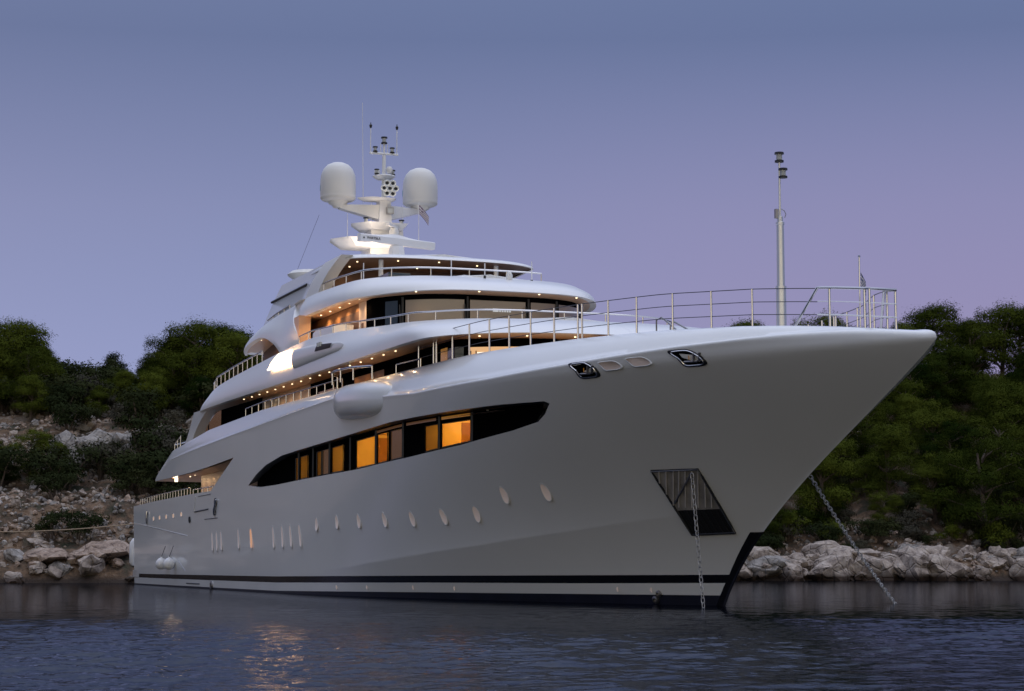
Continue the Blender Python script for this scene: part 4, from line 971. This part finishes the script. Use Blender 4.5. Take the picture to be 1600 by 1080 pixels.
#ENV
# ------------------------------------------------------------------ sea and shore (a = metres to the right of the view axis, d = metres ahead)
def V(a, d, z=0.0): p = CAM + FWD * d + RGT * a; return Vector((p.x, p.y, z))
def sea():
    m = bpy.data.materials.new('dusk_water'); m.use_nodes = True; t = m.node_tree; b = t.nodes['Principled BSDF']
    b.inputs['Base Color'].default_value = (.004, .007, .011, 1); b.inputs['Roughness'].default_value = .07; b.inputs['IOR'].default_value = 1.33
    g = t.nodes.new('ShaderNodeNewGeometry'); prev = None
    # the water in the lee of the hull and the shore is calmer than the open water in front
    sub_ = t.nodes.new('ShaderNodeVectorMath'); sub_.operation = 'DOT_PRODUCT'; t.links.new(g.outputs['Position'], sub_.inputs[0]); sub_.inputs[1].default_value = tuple(FWD)
    calm = t.nodes.new('ShaderNodeMapRange'); t.links.new(sub_.outputs['Value'], calm.inputs[0]); o0 = CAM.dot(FWD); calm.inputs[1].default_value = o0 + 34; calm.inputs[2].default_value = o0 + 56; calm.inputs[3].default_value = 1; calm.inputs[4].default_value = .16
    for sc, dist in ((5.0, .014), (14.0, .007)):
        n = t.nodes.new('ShaderNodeTexNoise'); n.inputs['Scale'].default_value = sc; n.inputs['Detail'].default_value = 3; n.inputs['Roughness'].default_value = .5
        t.links.new(g.outputs['Position'], n.inputs['Vector'])
        bp = t.nodes.new('ShaderNodeBump'); bp.inputs['Distance'].default_value = dist; t.links.new(calm.outputs[0], bp.inputs['Strength'])
        t.links.new(n.outputs[0], bp.inputs['Height'])
        if prev: t.links.new(prev.outputs[0], bp.inputs['Normal'])
        prev = bp
    # dark body of the water under a surface reflection partly lost to ripples too small to model
    fr = t.nodes.new('ShaderNodeFresnel'); fr.inputs[0].default_value = 1.33; gl = t.nodes.new('ShaderNodeBsdfGlossy'); gl.inputs['Roughness'].default_value = .06; gl.inputs[0].default_value = (.58, .60, .66, 1)
    df = t.nodes.new('ShaderNodeBsdfDiffuse'); df.inputs[0].default_value = (.004, .007, .012, 1); ms = t.nodes.new('ShaderNodeMixShader')
    for q in (fr.inputs['Normal'], gl.inputs['Normal']): t.links.new(prev.outputs[0], q)
    t.links.new(fr.outputs[0], ms.inputs[0]); t.links.new(df.outputs[0], ms.inputs[1]); t.links.new(gl.outputs[0], ms.inputs[2]); t.links.new(ms.outputs[0], t.nodes['Material Output'].inputs[0]); t.nodes.remove(b)
    # real ripples: a sum of short waves, finest in the open water between the photographer and the hull
    D = [-800, -200, -40, -5, 8, 13]; d = 14.0
    while d < 80: D.append(d); d += .06 if d < 46 else .3
    D += [82, 86, 92, 100, 115, 140, 400, 1200, 2500]; D = np.array(D)
    A = np.concatenate([[-1500, -500, -150, -80, -55], np.arange(-42, -18, .4), np.arange(-18, 18, .055), np.arange(18, 42.1, .4), [55, 80, 150, 500, 1500]])
    a2, d2 = np.meshgrid(A, D, indexing='ij'); h = np.zeros_like(a2); rg = np.random.default_rng(5)
    for k in range(60):
        lam = .20 * (2.2 / .20) ** (rg.random() ** 1.9); th = rg.normal(1.57, .62); ph = rg.random() * 6.28; sl = .032 * (.7 + .6 * rg.random()); kk = 2 * math.pi / lam
        h += sl / kk * np.sin(kk * (a2 * math.cos(th) + d2 * math.sin(th)) + ph + .8 * np.sin(.23 * a2 + .31 * d2 + k))
    patch = .68 + .32 * np.sin(.21 * a2 + 1.3 * np.sin(.13 * d2)) * np.sin(.17 * d2 + .5)
    env = np.interp(D, [12, 15, 34, 44, 58, 80, 84], [0, 1, 1, .5, .12, .05, 0])[None, :] * np.clip((44 - np.abs(a2)) / 4, 0, 1) * patch
    h *= env; P = np.stack([CAM.x + FWD.x * d2 + RGT.x * a2, CAM.y + FWD.y * d2 + RGT.y * a2, h], -1)
    n, k = P.shape[:2]; idx = (np.arange(n - 1)[:, None] * k + np.arange(k - 1)[None, :]).ravel(); Q = np.stack([idx, idx + k, idx + k + 1, idx + 1], 1).astype(np.int32); q = len(Q)
    me = bpy.data.meshes.new('water'); me.vertices.add(n * k); me.vertices.foreach_set('co', P.reshape(-1).astype(np.float32)); me.loops.add(4 * q); me.loops.foreach_set('vertex_index', Q.ravel())
    me.polygons.add(q); me.polygons.foreach_set('loop_start', np.arange(0, 4 * q, 4, dtype=np.int32)); me.polygons.foreach_set('loop_total', np.full(q, 4, dtype=np.int32)); me.polygons.foreach_set('use_smooth', np.ones(q, dtype=bool)); me.update(calc_edges=True); me.materials.append(m)
    o = bpy.data.objects.new('water', me); COL.objects.link(o); tag(o, kind='structure')
sea()

def fbm(x, y, s, o=4, seed=0): return mnoise.fractal(Vector((x * s, y * s, seed * 7.3)), 1.0, 2.0, o)
def shore_d(a):
    return float(np.interp(a, [-200, -60, -24, -17, -8, 5, 12, 40, 200], [112, 119.5, 120.5, 122.5, 130, 139, 134, 134, 124])) + 1.1 * fbm(a, 0, .16, 3, 2)
LP = ([-8, 0, 1.2, 4, 8, 13, 20, 28, 37, 60, 90, 300], [-2, -.05, .9, 2.0, 4.6, 5.4, 8.6, 9.8, 12.2, 17, 19, 16])
RP = ([-8, 0, 1.2, 5, 12, 25, 45, 70, 110, 300], [-2, -.05, .9, 2.2, 5.0, 9.6, 17.2, 19.5, 20.5, 15])
def ground_z(a, d):
    s = d - shore_d(a); k = float(np.clip((a + 14) / 24, 0, 1)); k = k * k * (3 - 2 * k)
    z = (1 - k) * np.interp(s, *LP) + k * np.interp(s, *RP)
    if -30 < a < 14: z *= 1 - .18 * math.exp(-((a + 2) / 10) ** 2)
    amp = float(np.clip(s / 6, 0, 1)); z += amp * (.9 * fbm(a, d, .09, 4, 1) + .35 * fbm(a, d, .45, 3, 3)) + .3 * float(np.clip(s, 0, 1)) * fbm(a, d, .8, 3, 5)
    return float(z)
def hill():
    m = bpy.data.materials.new('stony_hillside'); m.use_nodes = True; t = m.node_tree; b = t.nodes['Principled BSDF']; b.inputs['Roughness'].default_value = .95
    g = t.nodes.new('ShaderNodeNewGeometry')
    def nz(sc, det=6):
        n = t.nodes.new('ShaderNodeTexNoise'); n.inputs['Scale'].default_value = sc; n.inputs['Detail'].default_value = det; n.inputs['Roughness'].default_value = .65
        t.links.new(g.outputs['Position'], n.inputs['Vector']); return n
    r = t.nodes.new('ShaderNodeValToRGB'); t.links.new(nz(.55, 9).outputs[0], r.inputs[0]); cr = r.color_ramp
    for p, c in ((.46, (.085, .056, .034)), (.54, (.17, .105, .06))): e = cr.elements.new(p); e.color = (*c, 1)
    cr.elements[0].position = .36; cr.elements[0].color = (.030, .034, .016, 1); cr.elements[-1].position = .66; cr.elements[-1].color = (.30, .25, .20, 1)
    sep = t.nodes.new('ShaderNodeSeparateXYZ'); t.links.new(g.outputs['Position'], sep.inputs[0])
    wet = t.nodes.new('ShaderNodeMapRange'); t.links.new(sep.outputs[2], wet.inputs[0]); wet.inputs[1].default_value = .15; wet.inputs[2].default_value = .5; wet.inputs[3].default_value = 1; wet.inputs[4].default_value = 0
    mx = t.nodes.new('ShaderNodeMix'); mx.data_type = 'RGBA'; t.links.new(wet.outputs[0], mx.inputs[0]); t.links.new(r.outputs[0], mx.inputs[6]); mx.inputs[7].default_value = (.035, .022, .014, 1)
    t.links.new(mx.outputs[2], b.inputs['Base Color'])
    bp = t.nodes.new('ShaderNodeBump'); bp.inputs['Strength'].default_value = .9; bp.inputs['Distance'].default_value = .35; t.links.new(nz(2.2).outputs[0], bp.inputs['Height']); t.links.new(bp.outputs[0], b.inputs['Normal'])
    A = np.concatenate([np.linspace(-260, -56, 30), np.linspace(-55, 60, 250), np.linspace(61, 260, 30)]); Sx = np.concatenate([np.linspace(-8, 0, 4), np.linspace(.4, 12, 34), np.linspace(12.6, 60, 70), np.linspace(63, 300, 24)])
    P = [[tuple(V(a, shore_d(a) + s, ground_z(a, shore_d(a) + s))) for s in Sx] for a in A]
    mb = MB(); mb.grid(np.array(P)); o = mb.build('hillside', m, None, angle=180, merge=0); tag(o, kind='structure')
hill()

# rocks
def rock_mat(name, c1, c2):
    m = bpy.data.materials.new(name); m.use_nodes = True; t = m.node_tree; b = t.nodes['Principled BSDF']; b.inputs['Roughness'].default_value = .9
    g = t.nodes.new('ShaderNodeNewGeometry')
    n = t.nodes.new('ShaderNodeTexNoise'); n.inputs['Scale'].default_value = 1.6; n.inputs['Detail'].default_value = 9; n.inputs['Roughness'].default_value = .68; t.links.new(g.outputs['Position'], n.inputs['Vector'])
    r = t.nodes.new('ShaderNodeValToRGB'); t.links.new(n.outputs[0], r.inputs[0]); cr = r.color_ramp; e = cr.elements.new(.5); e.color = (*c1, 1)
    cr.elements[0].position = .34; cr.elements[0].color = (c1[0] * .35, c1[1] * .33, c1[2] * .33, 1); cr.elements[-1].position = .68; cr.elements[-1].color = (*c2, 1)
    sep = t.nodes.new('ShaderNodeSeparateXYZ'); t.links.new(g.outputs['Position'], sep.inputs[0])
    wet = t.nodes.new('ShaderNodeMapRange'); t.links.new(sep.outputs[2], wet.inputs[0]); wet.inputs[1].default_value = .22; wet.inputs[2].default_value = .62; wet.inputs[3].default_value = 1; wet.inputs[4].default_value = 0
    mx = t.nodes.new('ShaderNodeMix'); mx.data_type = 'RGBA'; t.links.new(wet.outputs[0], mx.inputs[0]); t.links.new(r.outputs[0], mx.inputs[6]); mx.inputs[7].default_value = (.045, .026, .015, 1); t.links.new(mx.outputs[2], b.inputs['Base Color'])
    v = t.nodes.new('ShaderNodeTexVoronoi'); v.feature = 'DISTANCE_TO_EDGE'; v.inputs['Scale'].default_value = 1.1; t.links.new(g.outputs['Position'], v.inputs['Vector'])
    mr = t.nodes.new('ShaderNodeMapRange'); mr.inputs[2].default_value = .08; t.links.new(v.outputs[0], mr.inputs[0])
    ad = t.nodes.new('ShaderNodeMath'); ad.operation = 'MULTIPLY_ADD'; t.links.new(mr.outputs[0], ad.inputs[0]); ad.inputs[1].default_value = .5; t.links.new(n.outputs[0], ad.inputs[2])
    bp = t.nodes.new('ShaderNodeBump'); bp.inputs['Strength'].default_value = .9; bp.inputs['Distance'].default_value = .2; t.links.new(ad.outputs[0], bp.inputs['Height']); t.links.new(bp.outputs[0], b.inputs['Normal'])
    return m
LIME = rock_mat('pale_limestone', (.36, .295, .245), (.52, .45, .38)); LIMEG = rock_mat('grey_limestone', (.27, .245, .22), (.42, .385, .35)); LIMEP = rock_mat('tawny_limestone', (.33, .24, .18), (.46, .37, .30))
def rock_mesh(seed, m, sub_=3, rough=.34):
    bm = bmesh.new(); bmesh.ops.create_icosphere(bm, subdivisions=sub_, radius=1)
    rr = random.Random(seed); pl = []
    for _ in range(9):
        n = Vector((rr.gauss(0, 1), rr.gauss(0, 1), rr.gauss(0, .8))).normalized(); pl.append((n, rr.uniform(.55, .9)))
    for v in bm.verts:
        p = v.co.copy()
        for n, k in pl:
            q = p.dot(n)
            if q > k: p -= n * (q - k) * .9
        p *= 1 + rough * mnoise.fractal(v.co * 1.5 + Vector((seed * 3.1, 0, 0)), 1, 2, 4); v.co = p
    me = bpy.data.meshes.new('boulder'); bm.to_mesh(me); bm.free(); me.polygons.foreach_set('use_smooth', [True] * len(me.polygons)); me.set_sharp_from_angle(angle=math.radians(32)); me.materials.append(m); return me
RK = {k: [rock_mesh(i + 20 * j, m) for i in range(5)] for j, (k, m) in enumerate((('p', LIME), ('g', LIMEG), ('t', LIMEP)))}
def boulder(kind, a, d, sc, label, group=None, dz=0.0, sq=.7):
    o = bpy.data.objects.new('boulder', random.choice(RK[kind])); COL.objects.link(o)
    o.location = V(a, d, ground_z(a, d) + sc * .12 + dz); o.scale = (sc * random.uniform(.8, 1.35), sc * random.uniform(.75, 1.15), sc * sq * random.uniform(.75, 1.15)); o.rotation_euler = (random.uniform(-.3, .3), random.uniform(-.3, .3), random.uniform(0, 6.28))
    return tag(o, label, 'boulder', group)
def rocks():
    R = random.Random(3)
    for k in range(98):      # right-hand shore
        a = 14 + 26 * (k + R.random()) / 98; s = abs(R.gauss(0, 1.9)); sc = R.choice((.22, .3, .4, .5, .65, .8, 1.0, 1.35, 1.6)) * (1.0 if s < 3 else .6)
        boulder(R.choice('pppg'), a, shore_d(a) + s + .1, sc, 'pale limestone boulder among the rocks along the shore right of the bow', 'shore boulders right of the bow')
    for k in range(34):      # above them, half hidden
        a = R.uniform(14, 41); s = R.uniform(3, 9); boulder(R.choice('pgt'), a, shore_d(a) + s, R.uniform(.25, .7), 'small grey rock on the slope just above the right-hand shore', 'rocks above the right-hand shore')
    for k in range(46):      # left-hand shore
        a = -46 + 26 * (k + R.random()) / 46; s = abs(R.gauss(.3, 1.6)); boulder(R.choice('ptgt'), a, shore_d(a) + s + .1, R.choice((.3, .4, .55, .7, .95)), 'weathered boulder among the rocks along the shore left of the stern', 'shore boulders left of the stern')
    for a, s, sc, kd, lb in ((-24.5, 2.4, 2.1, 't', 'broad tawny rock ledge at the waterline beside the stern'), (-27.6, 1.8, 1.7, 't', 'long low tawny slab sloping into the sea left of the stern ledge'),
                             (-34.6, 1.6, 1.5, 'g', 'grey humped rock at the far left of the waterline'), (-28.4, 4.2, .8, 'p', 'pale upright block beside the round bush on the shore'), (-31.8, 8.4, .62, 'p', 'squared pale block lying on the bare brown terrace')):
        boulder(kd, a, shore_d(a) + s, sc, lb, None, .0, .33)
    for k, (a, s, sc) in enumerate(((-29.9, 17.5, 1.35), (-28.6, 18.2, 1.1), (-27.4, 17.6, 1.3), (-26.0, 18, 1.45), (-25.2, 17.0, 1.2), (-26.9, 16.6, .8), (-30.6, 18.4, .9), (-24.6, 18.2, .9))):
        boulder('g', a, shore_d(a) + s, sc * 1.25, 'grey boulder in the outcrop on the hillside left of the stern', 'outcrop of grey boulders on the left hillside', .5, .95)
    for k in range(40):
        a = R.uniform(-46, -20); s = R.uniform(22, 44); boulder(R.choice('gp'), a, shore_d(a) + s, R.uniform(.3, .85), 'pale rock showing between the bushes high on the left hillside', 'rocks high on the left hillside')
    # loose stones of the terraces: nobody could count them
    base = rock_mesh(77, LIME, 1); P = np.array([v.co[:] for v in base.vertices]); Fc = [tuple(p.vertices) for p in base.polygons]; Vv, Ff, Mm = [], [], []
    for k in range(6800):
        right = R.random() < .16
        if right: a = R.uniform(13, 42); s = R.uniform(.6, 9)
        else:
            a = R.uniform(-50, -17); s = R.choice((R.gauss(5.5, .9), R.gauss(9.5, 1.6), R.gauss(17, 1.6), R.gauss(24, 1.5), R.gauss(25, 2.5), R.uniform(1, 26), R.uniform(26, 40)))
        if s < .3: continue
        d = shore_d(a) + s; sc = R.uniform(.08, .27) * (1.7 if R.random() < .10 else 1); q = Matrix.Rotation(R.uniform(0, 6.3), 3, Vector((R.gauss(0, 1), R.gauss(0, 1), R.gauss(0, 1))).normalized())
        M = np.array(q) * sc * np.array([R.uniform(.8, 1.5), R.uniform(.8, 1.3), R.uniform(.5, .9)]); c = np.array(V(a, d, ground_z(a, d) + sc * .3)); o = len(Vv); Vv.extend(map(tuple, P @ M.T + c)); Ff.extend(tuple(o + i for i in f) for f in Fc); Mm.extend([R.randrange(3)] * len(Fc))
    me = bpy.data.meshes.new('rubble'); me.from_pydata(Vv, [], Ff)
    for m in (LIME, LIMEG, LIMEP): me.materials.append(m)
    me.polygons.foreach_set('material_index', Mm); o = bpy.data.objects.new('rubble', me); COL.objects.link(o); tag(o, 'loose pale stones scattered over the old terraces and the shore', 'rubble', None, 'stuff')
rocks()

# ------------------------------------------------------------------ trees and shrubs
def leaf_mat(name, c1, c2):
    m = bpy.data.materials.new(name); m.use_nodes = True; t = m.node_tree; b = t.nodes['Principled BSDF']; b.inputs['Roughness'].default_value = 1; b.inputs['Specular IOR Level'].default_value = 0
    oi = t.nodes.new('ShaderNodeObjectInfo'); tc = t.nodes.new('ShaderNodeTexCoord'); n = t.nodes.new('ShaderNodeTexNoise'); n.inputs['Scale'].default_value = .7; n.inputs['Detail'].default_value = 3; t.links.new(tc.outputs['Object'], n.inputs['Vector'])
    ad = t.nodes.new('ShaderNodeMath'); ad.operation = 'MULTIPLY_ADD'; t.links.new(n.outputs[0], ad.inputs[0]); ad.inputs[1].default_value = .9; t.links.new(oi.outputs['Random'], ad.inputs[2])
    mr = t.nodes.new('ShaderNodeMapRange'); mr.inputs[1].default_value = .38; mr.inputs[2].default_value = 1.5; t.links.new(ad.outputs[0], mr.inputs[0])
    mx = t.nodes.new('ShaderNodeMix'); mx.data_type = 'RGBA'; t.links.new(mr.outputs[0], mx.inputs[0]); mx.inputs[6].default_value = (*c1, 1); mx.inputs[7].default_value = (*c2, 1); t.links.new(mx.outputs[2], b.inputs['Base Color']); return m
PINE = leaf_mat('pine_needles', (.008, .018, .004), (.082, .100, .015)); SCRUB = leaf_mat('dark_scrub', (.016, .024, .010), (.040, .046, .019)); GREY = leaf_mat('grey_scrub', (.055, .052, .042), (.075, .07, .05))
BARK = mat('pine_bark', (.10, .075, .06), .9, var=.3, vscale=2); BARKP = mat('bare_grey_wood', (.24, .20, .17), .9)
def leaves(lobes, n_per, size, seed, m, name, shell_=.55):
    g = np.random.default_rng(seed); C = []; Nn = []
    for (c, r, rz) in lobes:
        k = int(n_per * r * r); u = g.normal(size=(k, 3)); u /= np.linalg.norm(u, axis=1)[:, None]; u[:, 2] = np.where(u[:, 2] < -.35, -u[:, 2] * .6, u[:, 2])
        rad = shell_ + (1.08 - shell_) * g.random(k) ** .6; lump = 1 + .22 * np.sin(u[:, 0] * 7 + seed) * np.sin(u[:, 1] * 6 + c[0] * 3) + .10 * g.normal(size=k)
        C.append(np.array(c) + u * np.array([r, r, rz]) * (rad * lump)[:, None]); Nn.append(u + np.array([0, 0, .25]) + .27 * g.normal(size=(k, 3)))
    C = np.concatenate(C); Nn = np.concatenate(Nn); Nn /= np.linalg.norm(Nn, axis=1)[:, None]; k = len(C)
    t = np.cross(Nn, g.normal(size=(k, 3))); t /= np.linalg.norm(t, axis=1)[:, None]; b = np.cross(Nn, t); sz = size * (.6 + .8 * g.random(k))[:, None]
    Q = np.stack([C - t * sz, C - b * sz * .45, C + t * sz, C + b * sz * .45], 1).reshape(-1, 3)
    me = bpy.data.meshes.new(name); me.vertices.add(4 * k); me.vertices.foreach_set('co', Q.ravel().astype(np.float32)); me.loops.add(4 * k); me.loops.foreach_set('vertex_index', np.arange(4 * k, dtype=np.int32))
    me.polygons.add(k); me.polygons.foreach_set('loop_start', np.arange(0, 4 * k, 4, dtype=np.int32)); me.polygons.foreach_set('loop_total', np.full(k, 4, dtype=np.int32)); me.update(calc_edges=True); me.materials.append(m); return me
def proto_pine(seed, flat=1.0):      # about 8 m tall
    R = random.Random(seed); lobes = []; tr = MB(); H = 8.0; lean = R.uniform(-.6, .6); tip = Vector((lean, R.uniform(-.4, .4), 6.0))
    tr.tube([(0, 0, -.6), (lean * .15, 0, 1.4), (lean * .5, tip.y * .4, 3.4), tuple(tip)], [.24, .2, .15, .07], 7)
    for k in range(R.randint(20, 26)):
        h = R.uniform(1.5, 6.9); w = 2.6 * (1 - ((h - 3.2) / 4.8) ** 2) ** .5 * flat * R.uniform(.3, 1.0); an = R.uniform(0, 6.28); r = R.uniform(.85, 1.4)
        c = (lean * h / 8 + w * math.cos(an), w * math.sin(an), h); lobes.append((c, r, r * R.uniform(.7, .95)))
        q = Vector((lean * h / 8, 0, max(.8, h - R.uniform(.6, 1.4)))); tr.tube([tuple(q), tuple(q.lerp(Vector(c), .55) + Vector((0, 0, .1))), c], [.08, .05, .02], 5)
    lobes.append(((tip.x, tip.y, 7.0), .9, .75))
    return tr, leaves(lobes, 900, .070, seed, PINE, 'crown', .6)
def proto_shrub(seed, m, tall=1.0):   # about 2 m tall
    R = random.Random(seed); lobes = []; tr = MB()
    for k in range(R.randint(6, 9)):
        an = R.uniform(0, 6.28); w = R.uniform(0, 1.2); r = R.uniform(.5, .85); c = (w * math.cos(an), w * math.sin(an), R.uniform(.5, 1.5) * tall); lobes.append((c, r, r * .8)); tr.tube([(0, 0, -.3), (c[0] * .5, c[1] * .5, c[2] * .6), c], [.06, .04, .015], 5)
    return tr, leaves(lobes, 700, .075, seed, m, 'foliage', .4)
def obj_of(mb, name, m): o = mb.build(name, m, None); me = o.data; bpy.data.objects.remove(o); return me
PP = []
for i in range(7): tr, cr = proto_pine(100 + i, (1.0, .8, 1.15, .9, 1.25, .75, 1.05)[i]); PP.append((obj_of(tr, 'trunk', BARK), cr))
SP = []
for i in range(6): tr, cr = proto_shrub(200 + i, (SCRUB, SCRUB, GREY, PINE, SCRUB, PINE)[i], (1, 1.2, 1, 1.1, .8, 1)[i]); SP.append((obj_of(tr, 'stem', BARK), cr))
def plant(kind, pr, a, d, sc, label, group=None, zs=1.0, cat=None):
    e = empty(kind, V(a, d, ground_z(a, d) - .1), label, cat or ('tree' if 'tree' in kind else 'shrub'), group); e.rotation_euler = (0, 0, random.uniform(0, 6.28)); e.scale = (sc, sc, sc * zs)
    for nm, me in zip(('trunk', 'crown') if 'tree' in kind else ('stem', 'foliage'), pr):
        o = bpy.data.objects.new(nm, me); COL.objects.link(o); o.parent = e
    return e
# skyline of the wood, as elevation slope against bearing
SKB = np.array([-.26, -.235, -.222, -.205, -.19, -.172, -.158, -.145, -.128, -.10, -.02, .08, .105, .125, .14, .155, .18, .20, .22, .25])
SKE = np.array([.118, .116, .096, .090, .093, .108, .116, .112, .100, .10, .095, .113, .117, .110, .119, .119, .114, .128, .119, .128])
def top_limit(a, d): return CAM.z + d * float(np.interp(a / d, SKB, SKE))
def wood():
    R = random.Random(11); pts = []
    def free(a, d, r): return all((a - x) ** 2 + ((d - y) * .8) ** 2 > (r + q) ** 2 * .30 for x, y, q in pts)
    GL, GR = 'pine trees on the left hillside', 'pine trees on the right hillside'
    LL, LR_ = 'green pine standing in the wood on the hillside left of the yacht', 'green pine in the dense wood on the slope right of the bow'
    # trees placed along the ridge so the skyline is uneven
    for a0, d0, top in ((-38.6, 158, .119), (-40.5, 160, .117), (-36.9, 157, .112), (-26.6, 160, .112), (-24.8, 158, .119), (-22.9, 160, .117), (-21.3, 157, .113), (-20.0, 161, .105), (-32.0, 166, .095), (-29.2, 164, .096), (-34.5, 165, .092)):
        z = ground_z(a0, d0); h = CAM.z + top * d0 - z; plant('pine_tree', R.choice(PP), a0, d0, h / 7.9, LL, GL); pts.append((a0, d0, 2.5 * h / 8))
    for a0, d0, top, lb in ((19.6, 170, .119, 'dark round pine rising behind the foremast foot'), (26.0, 170, .1215, 'spreading pine seen through the pulpit rail'), (13.3, 170, .1145, 'low bushy tree just showing above the foredeck edge')):
        z = ground_z(a0, d0); h = CAM.z + top * d0 - z; plant('pine_tree', R.choice(PP), a0, d0, h / 7.9, lb); pts.append((a0, d0, 2.2))
    for a0, d0, top in ((35.6, 172, .1275), (33.4, 173, .119), (38.5, 170, .121), (41.0, 171, .127), (43.0, 172, .126), (31.0, 172, .116), (28.9, 170, .115)):
        z = ground_z(a0, d0); h = CAM.z + top * d0 - z; plant('pine_tree', R.choice(PP), a0, d0, h / 7.9, LR_, GR); pts.append((a0, d0, 2.2))
    n = 0
    for _ in range(2500):
        if n >= 88: break
        a = R.uniform(11, 46); s = R.uniform(4.5, 42); d = shore_d(a) + s; z = ground_z(a, d)
        h = min(R.uniform(3.2, 7.6), top_limit(a, d) - z - .2)
        if h < 2.2 or not free(a, d, h * .28): continue
        plant('pine_tree', R.choice(PP), a, d, h / 7.9, LR_, GR, R.uniform(.85, 1.1)); pts.append((a, d, h * .28)); n += 1
    n = 0
    for _ in range(2500):
        if n >= 62: break
        a = R.uniform(-52, -14); s = R.uniform(33, 64); d = shore_d(a) + s; z = ground_z(a, d); h = min(R.uniform(3.0, 6.0), top_limit(a, d) - z - .3)
        if h < 2.2 or not free(a, d, h * .28): continue
        plant('pine_tree', R.choice(PP), a, d, h / 7.9, LL, GL, R.uniform(.85, 1.1)); pts.append((a, d, h * .28)); n += 1
    # young bright pines on the left terraces
    for a, s, h in ((-34.2, 14.5, 3.2), (-31.8, 15.0, 3.8), (-30.2, 14.4, 3.5), (-33.0, 13.6, 2.6)):
        plant('pine_tree', R.choice(PP), a, shore_d(a) + s, h / 7.9, 'young yellow green pine in the clump above the bare brown terrace', 'young pines above the bare terrace', .9)
    plant('shrub', SP[0], -26.4, shore_d(-26.4) + 4.6, 1.15, 'round dark bush sitting on the shore rocks left of the stern'); plant('shrub', SP[1], -27.9, shore_d(-27.9) + 4.8, .9, 'smaller dark bush at the left edge of the round shore bush')
    for k in range(190):
        a = R.uniform(-52, -15); s = R.choice((R.uniform(30, 46), R.uniform(34, 56), R.uniform(38, 58), R.uniform(10, 18))); d = shore_d(a) + s
        if a < -25 and s < 24: a += 16; d = shore_d(a) + s
        plant('shrub', R.choice(SP[:3]), a, d, R.uniform(.8, 1.8), 'dark scrub bush in the thicket on the left hillside', 'scrub bushes on the left hillside')
    for k in range(16):
        a = R.uniform(-23.8, -18); s = R.uniform(7, 16); plant('shrub', R.choice(SP[:2]), a, shore_d(a) + s, R.uniform(.8, 1.4), 'dark scrub bush just behind the stern of the yacht', 'scrub bushes behind the stern')
    for k in range(130):
        a = R.uniform(11, 46); s = R.choice((R.uniform(3.6, 9), R.uniform(4.6, 22))); plant('shrub', R.choice(SP), a, shore_d(a) + s, R.uniform(.5, 1.15), 'low green shrub among the pines above the right-hand shore', 'shrubs on the right hillside')
    # a bare leaning tree on the right slope
    tr = MB(); base = Vector((0, 0, 0)); tr.tube([(0, 0, -.4), (.1, 0, 1.6), (-.5, .2, 3.2), (-1.6, .2, 4.6)], [.10, .08, .06, .02], 6)
    for p, q in (((-.1, 0, 2.2), (1.0, .2, 3.7)), ((-.5, .2, 3.2), (-.2, .3, 4.7)), ((-.9, .2, 3.8), (-2.1, .1, 4.2)), ((.3, .1, 2.8), (.2, .4, 4.2))): tr.tube([p, tuple((Vector(p) + Vector(q)) / 2 + Vector((.1, 0, .1))), q], [.05, .035, .012], 5)
    me = obj_of(tr, 'trunk', BARKP)
    for a, s, lb in ((35.6, 13, 'bare pale leaning tree on the slope at the right'), (26.2, 22, 'bare thin tree on the slope close to the bow')):
        e = empty('bare_tree', V(a, shore_d(a) + s, ground_z(a, shore_d(a) + s)), lb, 'tree'); o = bpy.data.objects.new('trunk', me); COL.objects.link(o); o.parent = e
wood()
def mooring():
    a = Vector((XA - .2, -6.1, 3.35)); d = shore_d(-40) + 6; b = V(-40, d, ground_z(-40, d) + .1); mb = MB()
    mb.tube([a.lerp(b, t) + Vector((0, 0, -.5 * 4 * t * (1 - t))) for t in np.linspace(0, 1, 24)], .035, 6); o = mb.build('mooring_line', mat('mooring_rope', (.40, .30, .20), .8), None); tag(o, 'taut tan mooring rope running ashore from the stern', 'rope')
mooring()
